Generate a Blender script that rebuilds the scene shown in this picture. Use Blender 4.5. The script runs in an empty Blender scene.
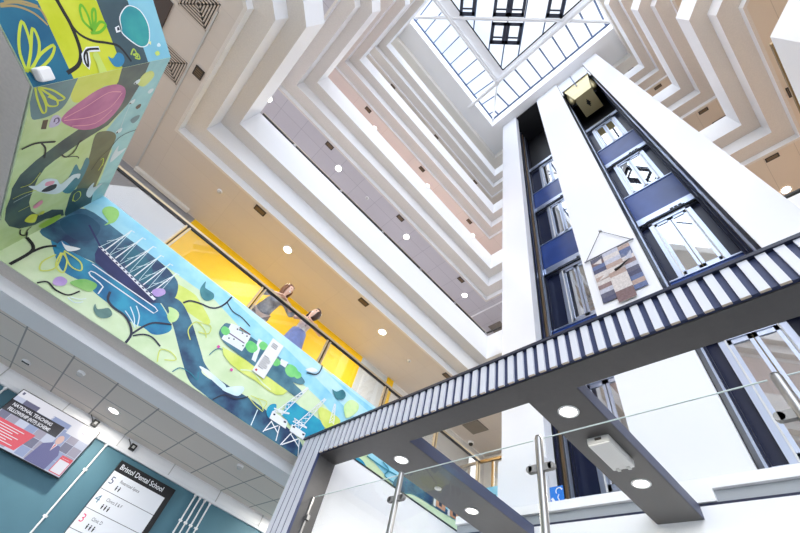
import bpy, bmesh, math, random
from mathutils import Vector, Matrix
random.seed(7)
SC = bpy.context.scene
COL = SC.collection
PI = math.pi

# ------------------------------------------------------------------ camera, sky, exposure
cam_data = bpy.data.cameras.new('camera'); cam = bpy.data.objects.new('camera', cam_data); COL.objects.link(cam)
cam_data.sensor_width = 36.0; cam_data.lens = 381.9064511 / 800.0 * 36.0
cam_data.clip_start = 0.02; cam_data.clip_end = 200
CR = (0.68601815, -0.6958079, 0.21267452); CD = (0.66112796, 0.47408777, -0.58150719); CF = (0.30379091, 0.53952956, 0.78525087)
cam.matrix_world = Matrix(((CR[0], -CD[0], -CF[0], 0), (CR[1], -CD[1], -CF[1], 0), (CR[2], -CD[2], -CF[2], 0), (0, 0, 0, 1)))
SC.camera = cam
SC.view_settings.view_transform = 'Standard'; SC.view_settings.look = 'None'
SC.view_settings.exposure = 0.78; SC.view_settings.gamma = 1.0; SC.view_settings.use_curve_mapping = False

def lin(c):
    c = c / 255.0
    return c / 12.92 if c <= 0.04045 else ((c + 0.055) / 1.055) ** 2.4
def rgb(r, g, b): return (lin(r), lin(g), lin(b), 1.0)

world = bpy.data.worlds.new('sky'); SC.world = world; world.use_nodes = True
wn = world.node_tree.nodes; wl = world.node_tree.links
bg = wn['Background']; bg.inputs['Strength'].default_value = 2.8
wtc = wn.new('ShaderNodeTexCoord'); wno = wn.new('ShaderNodeTexNoise'); wno.inputs['Scale'].default_value = 2.2; wno.inputs['Detail'].default_value = 5
wr = wn.new('ShaderNodeValToRGB')
wr.color_ramp.elements[0].position = 0.36; wr.color_ramp.elements[0].color = (0.62, 0.76, 1.0, 1)
wr.color_ramp.elements[1].position = 0.60; wr.color_ramp.elements[1].color = (1.0, 1.0, 1.0, 1)
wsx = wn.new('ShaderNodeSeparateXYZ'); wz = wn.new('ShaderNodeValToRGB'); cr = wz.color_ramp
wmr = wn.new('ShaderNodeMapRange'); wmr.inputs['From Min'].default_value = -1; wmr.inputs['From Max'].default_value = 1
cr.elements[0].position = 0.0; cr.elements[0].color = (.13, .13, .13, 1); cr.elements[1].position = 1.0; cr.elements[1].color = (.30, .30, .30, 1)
for pos, val in ((.46, .22), (.52, .95), (.70, 1.0), (.88, 1.0), (.952, 1.0), (.975, .32)):  # bright band below the zenith added to light the interior; zenith itself dimmed
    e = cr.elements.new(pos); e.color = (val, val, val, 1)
wmx = wn.new('ShaderNodeMix'); wmx.data_type = 'RGBA'; wmx.blend_type = 'MULTIPLY'; wmx.inputs['Factor'].default_value = 1.0
wl.new(wtc.outputs['Generated'], wno.inputs['Vector']); wl.new(wno.outputs['Fac'], wr.inputs['Fac'])
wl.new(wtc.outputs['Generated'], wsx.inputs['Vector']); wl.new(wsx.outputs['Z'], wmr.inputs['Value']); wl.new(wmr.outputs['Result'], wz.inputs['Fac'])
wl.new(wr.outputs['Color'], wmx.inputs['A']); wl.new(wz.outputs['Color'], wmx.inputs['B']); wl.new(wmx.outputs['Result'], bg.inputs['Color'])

# ------------------------------------------------------------------ materials
MATS = {}
def mat(name, c, rough=0.6, metal=0.0, noise=0.0, nscale=6.0, bump=0.0, bscale=80.0, emit=0.0, spec=0.5, c2=None):
    if name in MATS: return MATS[name]
    m = bpy.data.materials.new(name); m.use_nodes = True
    nt = m.node_tree; p = nt.nodes['Principled BSDF']
    p.inputs['Roughness'].default_value = rough; p.inputs['Metallic'].default_value = metal
    p.inputs['Specular IOR Level'].default_value = spec
    col = rgb(*c); p.inputs['Base Color'].default_value = col
    tc = nt.nodes.new('ShaderNodeTexCoord')
    if noise > 0 or c2:
        n = nt.nodes.new('ShaderNodeTexNoise'); n.inputs['Scale'].default_value = nscale; n.inputs['Detail'].default_value = 5
        r = nt.nodes.new('ShaderNodeValToRGB'); r.color_ramp.elements[0].position = 0.35; r.color_ramp.elements[1].position = 0.65
        if c2: a, b = rgb(*c), rgb(*c2)
        else:
            a = tuple(x * (1 - noise) for x in col[:3]) + (1,); b = tuple(min(1, x * (1 + noise)) for x in col[:3]) + (1,)
        r.color_ramp.elements[0].color = a; r.color_ramp.elements[1].color = b
        nt.links.new(tc.outputs['Object'], n.inputs['Vector']); nt.links.new(n.outputs['Fac'], r.inputs['Fac']); nt.links.new(r.outputs['Color'], p.inputs['Base Color'])
    if bump > 0:
        n2 = nt.nodes.new('ShaderNodeTexNoise'); n2.inputs['Scale'].default_value = bscale
        bp = nt.nodes.new('ShaderNodeBump'); bp.inputs['Strength'].default_value = bump; bp.inputs['Distance'].default_value = 0.01
        nt.links.new(tc.outputs['Object'], n2.inputs['Vector']); nt.links.new(n2.outputs['Fac'], bp.inputs['Height']); nt.links.new(bp.outputs['Normal'], p.inputs['Normal'])
    if emit > 0:
        p.inputs['Emission Color'].default_value = col; p.inputs['Emission Strength'].default_value = emit
    MATS[name] = m
    return m
def tile_mat(name, c, line, w=1.2, h=0.6, mortar=0.006, off=(0, 0)):
    m = bpy.data.materials.new(name); m.use_nodes = True; nt = m.node_tree; p = nt.nodes['Principled BSDF']
    p.inputs['Roughness'].default_value = 0.85
    tc = nt.nodes.new('ShaderNodeTexCoord'); mp = nt.nodes.new('ShaderNodeMapping'); mp.inputs['Location'].default_value = (off[0], off[1], 0)
    b = nt.nodes.new('ShaderNodeTexBrick'); b.offset = 0.0; b.inputs['Scale'].default_value = 1.0
    b.inputs['Brick Width'].default_value = w; b.inputs['Row Height'].default_value = h; b.inputs['Mortar Size'].default_value = mortar; b.inputs['Mortar Smooth'].default_value = 0.3
    b.inputs['Color1'].default_value = rgb(*c); b.inputs['Color2'].default_value = rgb(*[min(255, x + 3) for x in c]); b.inputs['Mortar'].default_value = rgb(*line)
    n = nt.nodes.new('ShaderNodeTexNoise'); n.inputs['Scale'].default_value = 120
    bp = nt.nodes.new('ShaderNodeBump'); bp.inputs['Strength'].default_value = 0.15; bp.inputs['Distance'].default_value = 0.004
    nt.links.new(tc.outputs['Object'], mp.inputs['Vector']); nt.links.new(mp.outputs['Vector'], b.inputs['Vector']); nt.links.new(b.outputs['Color'], p.inputs['Base Color'])
    nt.links.new(tc.outputs['Object'], n.inputs['Vector']); nt.links.new(n.outputs['Fac'], bp.inputs['Height']); nt.links.new(bp.outputs['Normal'], p.inputs['Normal'])
    return m
def glass_mat(name, tint, gl=0.1, rough=0.0, edge=0.55):
    m = bpy.data.materials.new(name); m.use_nodes = True; nt = m.node_tree
    nt.nodes.remove(nt.nodes['Principled BSDF']); out = nt.nodes['Material Output']
    t = nt.nodes.new('ShaderNodeBsdfTransparent'); t.inputs['Color'].default_value = tint
    g = nt.nodes.new('ShaderNodeBsdfGlossy'); g.inputs['Roughness'].default_value = rough
    lw = nt.nodes.new('ShaderNodeLayerWeight'); lw.inputs['Blend'].default_value = 0.25
    ma = nt.nodes.new('ShaderNodeMath'); ma.operation = 'MULTIPLY_ADD'; ma.inputs[1].default_value = edge; ma.inputs[2].default_value = gl
    mx = nt.nodes.new('ShaderNodeMixShader')
    nt.links.new(lw.outputs['Fresnel'], ma.inputs[0]); nt.links.new(ma.outputs[0], mx.inputs['Fac']); nt.links.new(t.outputs[0], mx.inputs[1]); nt.links.new(g.outputs[0], mx.inputs[2]); nt.links.new(mx.outputs[0], out.inputs['Surface'])
    return m
WHITE = mat('white_paint', (244, 245, 247), 0.7)
WHITE2 = mat('warm_white_paint', (232, 229, 223), 0.75)
PIER = mat('white_cladding', (222, 224, 230), 0.45)
SOFFIT = tile_mat('acoustic_ceiling', (210, 201, 192), (200, 191, 182), 1.56, 0.6, 0.004, (0.92, 0.3))
SOFFIT2 = tile_mat('lavender_ceiling', (198, 195, 200), (174, 171, 178), 0.78, 0.6, 0.008, (0.5, 0.3))
SOFFIT3 = tile_mat('bounce_tinted_ceiling', (232, 222, 216), (214, 200, 194), 1.56, 0.6, 0.006, (0.92, 0.3))  # pink tint paints in light bounced off coloured walls
SOFFITR = tile_mat('beige_ceiling', (222, 202, 180), (192, 172, 150), 3.0, 0.6, 0.005, (0.0, 0.0))
SOFL = mat('textured_soffit', (224, 218, 211), 0.9, noise=.03, nscale=40, bump=.3, bscale=220)
SOFR = mat('warm_textured_soffit', (226, 213, 200), 0.9, noise=.03, nscale=40, bump=.3, bscale=220)
GTILE = tile_mat('ground_ceiling_tiles', (228, 219, 209), (160, 158, 154), 0.6, 0.6, 0.012, (0.0, 0.0))
TEAL = mat('teal_wall_paint', (74, 117, 132), 0.6, noise=0.04, nscale=3)
YELLOW = mat('yellow_wall_paint', (250, 200, 10), 0.55, noise=0.03)
CORAL = mat('coral_wall_paint', (222, 188, 174), 0.6)
LILAC = mat('lilac_wall_paint', (186, 184, 200), 0.6)
TANW = mat('tan_wall_paint', (228, 212, 192), 0.6)
FLOOR = mat('grey_vinyl_floor', (146, 147, 150), 0.5, noise=0.04)
BRASS = mat('brass', (150, 125, 85), 0.35, 1.0)
BLACK = mat('black_metal', (18, 18, 20), 0.4)
STEEL = mat('brushed_steel', (158, 158, 158), 0.38, 1.0)
SILVER = mat('silver_aluminium', (196, 206, 226), 0.3, 0.85)
NAVY = mat('navy_panel', (48, 76, 148), 0.3, noise=0.12, nscale=1.5)
NAVYD = mat('dark_navy_panel', (24, 32, 62), 0.3)
SHAFT = mat('shaft_black', (20, 20, 24), 0.5)
CHAR = mat('charcoal_laminate', (80, 78, 78), 0.45, noise=0.04, nscale=20)
SLATE = mat('slate_blue_laminate', (72, 78, 104), 0.45)
FIN = mat('white_fin', (212, 213, 221), 0.5)
FINE = mat('beige_fin_end', (205, 190, 172), 0.6)
BEIGE = mat('beige_lift_steel', (214, 200, 150), 0.35, 0.3)
WPLASTIC = mat('white_plastic', (240, 240, 240), 0.4)
GPLASTIC = mat('grey_plastic', (196, 196, 194), 0.5)
DGREY = mat('dark_grille', (60, 54, 48), 0.6)
BRONZE = mat('bronze_grille', (120, 98, 72), 0.5)
LAMP = mat('lamp_glow', (255, 250, 238), 0.5, emit=9.0)
GLASS = glass_mat('clear_glass', (0.985, 0.99, 0.988, 1), 0.0, 0.0, 0.09)
BGLASS = glass_mat('balustrade_glass', (0.985, 0.99, 0.99, 1), 0.05)
SKYGLASS = glass_mat('skylight_glass', (0.96, 0.98, 1.0, 1), 0.02)
LIFTGLASS = glass_mat('lift_door_glass', (0.75, 0.68, 0.55, 1), 0.55, 0.02)  # tan tint imitates ceilings reflected in the doors
GEDGE = mat('glass_edge', (225, 238, 235), 0.2)
DBAR = mat('slate_blue_bar', (88, 104, 136), 0.5)
DFRAME = mat('dark_window_frame', (44, 50, 68), 0.5)

# ------------------------------------------------------------------ mesh helpers
class MB:
    def __init__(s): s.v = []; s.f = []; s.mi = []; s.mats = []; s.smooth = []
    def m(s, mt):
        if mt not in s.mats: s.mats.append(mt)
        return s.mats.index(mt)
    def add(s, vs, fs, mt, smooth=False):
        o = len(s.v); i = s.m(mt); s.v += [tuple(v) for v in vs]
        for f in fs: s.f.append(tuple(o + k for k in f)); s.mi.append(i); s.smooth.append(smooth)
        return s
    def box(s, x0, x1, y0, y1, z0, z1, mt):
        v = [(x, y, z) for z in (z0, z1) for y in (y0, y1) for x in (x0, x1)]
        return s.add(v, [(0, 2, 3, 1), (4, 5, 7, 6), (0, 1, 5, 4), (2, 6, 7, 3), (0, 4, 6, 2), (1, 3, 7, 5)], mt)
    def obox(s, c, ax, ay, az, hx, hy, hz, mt):
        c = Vector(c); ax, ay, az = Vector(ax).normalized() * hx, Vector(ay).normalized() * hy, Vector(az).normalized() * hz
        v = [c + ax * i + ay * j + az * k for k in (-1, 1) for j in (-1, 1) for i in (-1, 1)]
        return s.add(v, [(0, 2, 3, 1), (4, 5, 7, 6), (0, 1, 5, 4), (2, 6, 7, 3), (0, 4, 6, 2), (1, 3, 7, 5)], mt)
    def bar(s, a, b, w, h, mt, up=(0, 0, 1)):
        a, b = Vector(a), Vector(b); d = (b - a); u = Vector(up); sd = d.cross(u)
        if sd.length < 1e-6: sd = d.cross(Vector((1, 0, 0)))
        sd.normalize(); u2 = sd.cross(d).normalized()
        return s.obox((a + b) / 2, d, sd, u2, d.length / 2, w / 2, h / 2, mt)
    def tube(s, pts, r, mt, n=12, cap=True):
        pts = [Vector(p) for p in pts]; rings = []
        for i, p in enumerate(pts):
            d = (pts[min(i + 1, len(pts) - 1)] - pts[max(i - 1, 0)]).normalized()
            a = d.orthogonal().normalized() if i == 0 else (a - d * a.dot(d)).normalized()
            b = d.cross(a); rr = r[i] if isinstance(r, (list, tuple)) else r
            rings.append([p + (a * math.cos(2 * PI * k / n) + b * math.sin(2 * PI * k / n)) * rr for k in range(n)])
        vs = [q for R in rings for q in R]; fs = []
        for i in range(len(rings) - 1):
            for k in range(n): fs.append((i * n + k, i * n + (k + 1) % n, (i + 1) * n + (k + 1) % n, (i + 1) * n + k))
        s.add(vs, fs, mt, True)
        if cap: s.add(rings[0], [tuple(range(n))[::-1]], mt); s.add(rings[-1], [tuple(range(n))], mt)
        return s
    def prism(s, poly, z0, z1, mt):
        n = len(poly)
        vs = [(x, y, z0) for x, y in poly] + [(x, y, z1) for x, y in poly]
        fs = [tuple(range(n))[::-1], tuple(range(n, 2 * n))] + [(i, (i + 1) % n, n + (i + 1) % n, n + i) for i in range(n)]
        return s.add(vs, fs, mt)
    def lathe(s, prof, c, mt, n=32, axis=(0, 0, 1), smooth=True):
        c = Vector(c); az = Vector(axis).normalized(); ax = az.orthogonal().normalized(); ay = az.cross(ax)
        vs = [c + az * h + (ax * math.cos(2 * PI * k / n) + ay * math.sin(2 * PI * k / n)) * r for r, h in prof for k in range(n)]
        fs = [(i * n + k, i * n + (k + 1) % n, (i + 1) * n + (k + 1) % n, (i + 1) * n + k) for i in range(len(prof) - 1) for k in range(n)]
        return s.add(vs, fs, mt, smooth)
    def build(s, name, parent=None, kind=None, label=None, cat=None, group=None, bevel=0.0):
        me = bpy.data.meshes.new(name); me.from_pydata(s.v, [], s.f)
        for m_ in s.mats: me.materials.append(m_)
        me.polygons.foreach_set('material_index', s.mi); me.polygons.foreach_set('use_smooth', s.smooth); me.update()
        bm = bmesh.new(); bm.from_mesh(me); bmesh.ops.recalc_face_normals(bm, faces=bm.faces); bm.to_mesh(me); bm.free()
        o = bpy.data.objects.new(name, me); COL.objects.link(o)
        if parent: o.parent = parent; o.matrix_parent_inverse = Matrix.Translation(-Vector(parent.location))
        tag(o, label, cat, group, kind)
        if bevel > 0:
            b = o.modifiers.new('bevel', 'BEVEL'); b.width = bevel; b.segments = 2; b.limit_method = 'ANGLE'
        return o
def tag(o, label=None, cat=None, group=None, kind=None):
    if label: o['label'] = label
    if cat: o['category'] = cat
    if group: o['group'] = group
    if kind: o['kind'] = kind
    return o
def thing(name, loc, label, cat, group=None):
    o = bpy.data.objects.new(name, None); o.empty_display_size = 0.1; COL.objects.link(o); o.location = loc
    return tag(o, label, cat, group)
def copy_tree(o, loc, label=None, group=None):
    c = o.copy(); COL.objects.link(c); c.location = loc
    if label: c['label'] = label
    if group: c['group'] = group
    for ch in list(o.children):
        k = ch.copy(); COL.objects.link(k); k.parent = c
        for g in list(ch.children):
            h = g.copy(); COL.objects.link(h); h.parent = k
    return c
S = 'structure'
def offset_path(path, o):
    """offset to the right of the walking direction, mitred"""
    res = []; n = len(path)
    for i, p in enumerate(path):
        p = Vector(p); ns = []
        for a, b in ((i - 1, i), (i, i + 1)):
            if a >= 0 and b < n:
                d = (Vector(path[b]) - Vector(path[a])).normalized(); ns.append(Vector((d.y, -d.x)))
        if len(ns) == 1: q = p + ns[0] * o
        else:
            m_ = (ns[0] + ns[1]).normalized(); q = p + m_ * (o / m_.dot(ns[0]))
        res.append((q.x, q.y))
    return res
def sweep(mb, path, prof, z, mt, closed=True, alt=None, alt_edges=()):
    rows = [[(x, y, z + h) for x, y in offset_path(path, o)] for o, h in prof]
    k = len(path); n = len(rows)
    vs = [p for r in rows for p in r]; base = len(mb.v); mb.add(vs, [], mt)
    for i in range(n if closed else n - 1):
        j = (i + 1) % n
        for t in range(k - 1):
            mb.f.append((base + i * k + t, base + j * k + t, base + j * k + t + 1, base + i * k + t + 1)); mb.mi.append(mb.m(alt if i in alt_edges else mt)); mb.smooth.append(False)
    if closed:
        mb.add([r[0] for r in rows], [tuple(range(n))], mt); mb.add([r[-1] for r in rows], [tuple(range(n))], mt)
    return mb
def text_into(mb, body, size, origin, ux, uy, mt, depth=0.001, align='LEFT', bold=0.0, squash=1.0):
    cu = bpy.data.curves.new('lettering', 'FONT'); cu.body = body; cu.size = size; cu.align_x = align; cu.offset = bold; cu.resolution_u = 3
    to = bpy.data.objects.new('lettering', cu); COL.objects.link(to); bpy.context.view_layer.update()
    me = bpy.data.meshes.new_from_object(to.evaluated_get(bpy.context.evaluated_depsgraph_get()))
    ux, uy, og = Vector(ux), Vector(uy), Vector(origin)
    mb.add([og + ux * v.co.x * squash + uy * v.co.y for v in me.vertices], [tuple(p.vertices) for p in me.polygons], mt)
    bpy.data.objects.remove(to); bpy.data.curves.remove(cu); bpy.data.meshes.remove(me)

# ------------------------------------------------------------------ setting: levels of the atrium
F2 = 7.25; DZ = 4.22                                   # underside of the second-floor fascia, storey height
VL = [(6.48, 4.10), (6.48, 5.2), (-1.84, 5.2), (-1.84, 2.73), (-7.37, -2.80)]     # void edge, left side
VRS = [[(-2.55, -8.54), (3.45, -2.54), (6.48, -2.49), (6.48, -1.60)]] * 4; VR = VRS[2]                  # void edge, right side
def ceil_poly_left(o):
    return [(11.0, 4.10)] + [(11.0, 7.56), (-9.5, 7.56), (-9.5, -2.8)] + offset_path(VL, o)[::-1]
def ceil_poly_right(o, p=None):
    return [(12.0, -1.60), (12.0, -7.5), (-2.8, -12.0)] + offset_path(p or VR, o)
def prof_std(h): return [(0, 0), (0, h), (.12, h), (.12, .27), (.72, .27), (.72, -.68), (.66, -.68), (.66, -.48), (.31, -.48), (.31, 0)]
ceil_mats = [SOFFIT, SOFFIT2, SOFFIT3, SOFFIT, WHITE2]
tn = 0
for lev in range(4):
    z = F2 + DZ * lev; h = 0.86 if lev < 3 else 0.92
    for path, right in ((VL, 0), (VRS[lev], 1)):
        tn += 1; sweep(MB(), path, prof_std(h), z, WHITE, True, SOFR if right else SOFL, (5, 7, 9)).build('trim_%d' % tn, kind=S)
        mb = MB(); poly = ceil_poly_right(.69, path) if right else ceil_poly_left(.69)
        mb.prism(poly, z - .677, z + .26, SOFFITR if right else ceil_mats[lev]); mb.build('ceiling', kind=S)
# topmost ceiling and roof soffit
for path, right in ((VL, 0), (VR, 1)):
    mb = MB(); mb.prism((ceil_poly_right if right else ceil_poly_left)(.23), 23.38, 24.05, WHITE2)
    mb.build('ceiling', kind=S)
mb = MB(); mb.prism([(5.2, 4.52), (-4.5, 4.52), (-4.5, 8), (11, 8), (11, -7.5), (5.2, -7.5)], 24.05, 24.3, WHITE); mb.build('ceiling', kind=S)
# ground floor, first-floor edge behind the mural
MB().prism([(-14, -14), (14, -14), (14, 9), (-14, 9)], -1.15, -1.0, FLOOR).build('floor', kind=S)
sweep(MB(), VL, [(.03, -.66), (.03, .76), (.12, .76), (.12, .27), (.72, .27), (.72, -.80), (.297, -.796), (.297, -.662)], 3.03, WHITE, True, SOFL, (7,)).build('trim_%d' % (tn + 1), kind=S)
sweep(MB(), VR, prof_std(.8), 3.03, WHITE).build('trim_%d' % (tn + 2), kind=S); tn += 2
MB().prism(ceil_poly_left(.30), 2.234, 3.28, GTILE).build('ceiling', kind=S)
MB().prism(ceil_poly_right(.65), 2.35, 3.28, SOFFITR).build('ceiling', kind=S)
# walls
mb = MB(); mb.box(-9.5, 9.5, 7.5, 7.7, -1.0, 2.236, TEAL); mb.build('wall_left', kind=S)
# first floor back wall: white, yellow, pale glazed door bay, yellow strip, white
mb = MB()
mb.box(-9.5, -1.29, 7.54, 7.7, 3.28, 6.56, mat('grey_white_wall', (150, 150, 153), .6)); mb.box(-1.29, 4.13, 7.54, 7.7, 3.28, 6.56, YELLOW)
mb.box(4.13, 5.1, 7.54, 7.7, 3.28, 6.56, mat('pale_grey_wall', (205, 208, 206), 0.4)); mb.box(5.1, 5.32, 7.50, 7.7, 3.28, 6.56, YELLOW); mb.box(5.32, 9.5, 7.54, 7.7, 3.28, 6.56, WHITE2)
mb.build('wall_left', kind=S)
MB().box(9.5, 9.7, 4.1, 7.7, 3.28, 6.56, WHITE2).build('wall_far', kind=S)
for lev, m_ in enumerate((LILAC, CORAL, WHITE2, WHITE2)):
    z0 = F2 + DZ * lev + .27; z1 = z0 + DZ - .95
    MB().box(-9.5, 11, 7.54, 7.7, z0, z1, m_).build('wall_left', kind=S)
    MB().box(10.8, 11, 4.1, 7.6, z0, z1, WHITE2).build('wall_far', kind=S)
    MB().box(11.8, 12.0, -7.5, -1.6, z0, z1, TANW).build('wall_far', kind=S)
    MB().obox((4.5, -9.7, (z0 + z1) / 2), (14.8, 4.5, 0), (-4.5, 14.8, 0), (0, 0, 1), 8.5, .1, (z1 - z0) / 2, TANW).build('wall_right', kind=S)
# ceiling details: seams and steps
MB().box(-2.86, -2.83, 3.4, 7.5, 6.553, 6.572, GPLASTIC).box(-2.84, -1.5, 7.40, 7.5, 6.50, 6.572, WHITE2).build('trim_%d' % (tn + 1), kind=S)
MB().box(7.46, 7.50, 5.3, 7.5, 10.76, 10.795, WHITE).build('trim_%d' % (tn + 2), kind=S); tn += 2
# white pipe box running along the top of the teal wall
mb = MB()
pr = [(7.5, 2.236), (7.44, 2.236), (7.425, 2.20), (7.42, 2.13), (7.425, 2.07), (7.45, 2.03), (7.5, 2.03)]
mb.add([(-9.0, y, z) for y, z in pr] + [(5.0, y, z) for y, z in pr], [(i, i + 1, 7 + i + 1, 7 + i) for i in range(6)] + [tuple(range(7)), tuple(range(7, 14))], WHITE, False)
mb.build('trim_%d' % (tn + 1), kind=S)
for i in range(12):
    pass
mb = MB()
for i in range(9): mb.box(-3.0 + i * .9, -3.0 + i * .9 + .012, 7.41, 7.45, 2.06, 2.234, GPLASTIC)
mb.build('trim_%d' % (tn + 2), kind=S)
tn += 2
# white screen wall behind the portal and raised landing
MB().box(2.72, 6.45, 4.85, 5.0, -1.0, 2.615, WHITE).box(2.72, 6.45, 4.84, 5.01, 2.615, 2.635, BLACK).build('wall_middle', kind=S)
MB().box(2.45, 5.15, -2.3, 4.6, -1.0, 0.7, FLOOR).build('floor', kind=S)

# ------------------------------------------------------------------ lift tower (white piers, dark shaft)
XP = 5.62; XD = 7.07
mb = MB()
mb.box(XP, 7.4, 3.52, 4.07, 2.6, 24.05, PIER); mb.box(XP, XP + .25, 3.19, 3.52, 2.6, 24.05, PIER)
mb.box(5.40, XP + .01, 3.19, 3.985, 2.6, 3.58, PIER); mb.build('wall_tower', kind=S)
MB().box(XP, 7.4, .615, 1.83, 2.6, 24.05, PIER).build('wall_tower', kind=S)
MB().box(XP, 7.4, -1.59, -.875, 2.6, 24.05, PIER).build('wall_tower', kind=S)
mb = MB(); mb.box(7.3, 7.45, -1.59, 4.07, 2.6, 24.05, SHAFT); mb.build('wall_tower', kind=S)
mb = MB(); mb.box(5.15, 5.64, -6.0, 4.6, 2.565, 2.68, WHITE); mb.box(5.15, 5.64, -6.0, 4.6, .3, 2.40, WHITE); mb.box(5.20, 5.64, -6.0, 4.6, 2.40, 2.565, mat('grey_slot', (165, 170, 176), .4)); mb.box(5.17, 5.21, -6, 4.6, 2.40, 2.435, NAVYD)
mb.box(5.15, 5.2, 1.02, 1.34, 2.44, 2.565, WHITE)
mb.build('wall_front', kind=S)
# dark linings of the shafts with guide rails
mb = MB()
mb.box(5.88, 7.3, 3.49, 3.525, 2.68, 23.9, SHAFT)
for k in range(7): mb.box(5.92 + k * .19, 5.98 + k * .19, 3.455, 3.495, 2.68, 23.9, (NAVYD, BRONZE, SILVER)[k % 3] if k != 3 else NAVYD)
mb.box(5.66, 7.06, -.876, -.862, 2.68, 23.9, SHAFT); mb.box(6.0, 6.12, -.865, -.83, 2.68, 23.9, SILVER); mb.box(6.5, 6.58, -.865, -.82, 2.68, 23.9, NAVYD); mb.box(6.95, 7.05, -.865, -.81, 2.68, 23.9, NAVYD)
mb.box(5.7, 7.06, .60, .617, 2.68, 23.9, SHAFT); mb.box(6.3, 6.36, .57, .605, 2.68, 23.9, SILVER); mb.box(6.8, 6.9, .57, .605, 2.68, 23.9, NAVYD)
mb.box(5.7, 7.3, 1.825, 3.5, 23.9, 24.0, SHAFT)
mb.build('trim_%d' % (tn + 1), kind=S); tn += 1
REFLTAN = mat('tan_reflection_panel', (214, 188, 140), .6)  # tan panel behind the door glass, painted in place of reflected ceilings
# lift doors, lintels and spandrels on every storey
dn = 0
for lev in range(5):
    zf = 3.66 + DZ * lev
    for (y0, y1, d0, d1) in ((-.87, .64, -.62, .39), (1.84, 3.49, 1.98, 3.02)):
        if lev == 4: continue
        dn += 1
        root = MB().box(XD + .06, XD + .10, y0, y1, zf - .02, zf + 2.35, NAVYD).box(XD + .05, XD + .06, d0 + .1, d1 - .1, zf, zf + 2.3, REFLTAN).build('door_%d' % dn, kind=S)
        fr = MB(); fr.box(XD - .04, XD + .06, d0, d0 + .10, zf, zf + 2.33, SILVER).box(XD - .04, XD + .06, d1 - .10, d1, zf, zf + 2.33, SILVER).box(XD - .04, XD + .06, d0, d1, zf + 2.24, zf + 2.36, SILVER)
        fr.box(XD - .06, XD - .03, d0 + .10, d0 + .13, zf, zf + 2.25, WPLASTIC).box(XD - .06, XD - .03, d1 - .13, d1 - .10, zf, zf + 2.25, WPLASTIC)
        fr.build('door_frame', root)
        mid_ = (d0 + d1) / 2
        for a, b in ((d0 + .13, mid_ - .01), (mid_ + .01, d1 - .13)):
            lf = MB(); lf.box(XD - .02, XD + .03, a, a + .06, zf + .02, zf + 2.24, SILVER).box(XD - .02, XD + .03, b - .06, b, zf + .02, zf + 2.24, SILVER).box(XD - .02, XD + .03, a, b, zf + 2.14, zf + 2.24, SILVER).box(XD - .02, XD + .03, a, b, zf + .02, zf + .14, SILVER)
            l_ = lf.build('door_leaf', root)
            MB().box(XD + .0, XD + .012, a + .06, b - .06, zf + .14, zf + 2.14, LIFTGLASS).build('glass_pane', l_)
        tn += 1
        mb = MB(); mb.box(XD - .10, XD + .1, y0, y1, zf + 2.40, zf + 2.68, SILVER)
        for k in range(3): mb.box(XD - .112, XD - .10, mid_ - .40 + k * .10, mid_ - .32 + k * .10, zf + 2.44, zf + 2.49, BLACK)
        mb.box(XD - .108, XD - .1, mid_ - .45, mid_ + .5, zf + 2.405, zf + 2.425, BLACK)
        mb.box(XD - .06, XD - .04, y0, y1, zf + 2.36, zf + 2.40, BLACK)
        if lev < 3 or y0 < 0: pass
        if lev < 3: mb.box(XD - .02, XD + .1, y0, y1, zf + 2.68, zf + DZ - .02, NAVY)
        mb.box(XD - .05, XD + .06, y0, y1, zf - .04, zf, SILVER)
        mb.build('trim_%d' % tn, kind=S)
# top window of the right hand shaft
tn += 1
mb = MB(); mb.box(5.72, 5.76, -.86, .60, 23.97, 24.04, WHITE).box(5.72, 5.76, -.86, -.80, 21.6, 24.0, WHITE).box(5.72, 5.76, .54, .60, 21.6, 24.0, WHITE).box(5.73, 5.76, -.14, -.09, 21.6, 24.0, DBAR)
w_ = mb.build('window_1', kind=S)
MB().box(5.74, 5.75, -.82, .56, 22.3, 23.98, mat('pale_sky_pane', (236, 242, 252), .2)).build('glass_pane', w_)  # pale opaque colour stands in for bright sky seen through the glass

# ------------------------------------------------------------------ roof glazing
# curb round the opening, sloping ring of panes, flat centre
mb = MB(); mb.box(-4.5, 5.2, 4.52, 4.66, 24.3, 25.36, WHITE).box(5.2, 5.34, -7.5, 4.66, 24.3, 25.36, WHITE).build('trim_%d' % (tn + 1), kind=S); tn += 1
NX, NY, NZ = 3.43, 2.88, 24.12; CX, CY, CZ = 5.2, 4.52, 25.38
win = MB().bar((-4.5, CY - .03, CZ), (CX, CY - .03, CZ), .11, .11, DBAR).build('window_2', kind=S)
g = MB(); g.add([(-4.5, CY, CZ), (CX, CY, CZ), (NX, NY, NZ), (-4.5, NY, NZ)], [(0, 1, 2, 3)], SKYGLASS); g.build('glass_pane', win)
for k in range(13):
    x = 4.75 - k * .75; t = 1.0 if x <= NX else (CX - x) / (CX - NX)
    MB().bar((x, CY, CZ), (x, CY + (NY - CY) * t, CZ + (NZ - CZ) * t), .06, .08, DBAR).build('glazing_bar', win)
win = MB().bar((CX - .03, CY, CZ), (CX - .03, -7.5, CZ), .11, .11, DBAR).build('window_3', kind=S)
g = MB(); g.add([(CX, CY, CZ), (CX, -7.5, CZ), (NX, -7.5, NZ), (NX, NY, NZ)], [(0, 1, 2, 3)], SKYGLASS); g.build('glass_pane', win)
for k in range(15):
    y = 4.05 - k * .75; t = 1.0 if y <= NY else (CY - y) / (CY - NY)
    MB().bar((CX, y, CZ), (CX + (NX - CX) * t, y, CZ + (NZ - CZ) * t), .08, .08, DBAR).build('glazing_bar', win)
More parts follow.
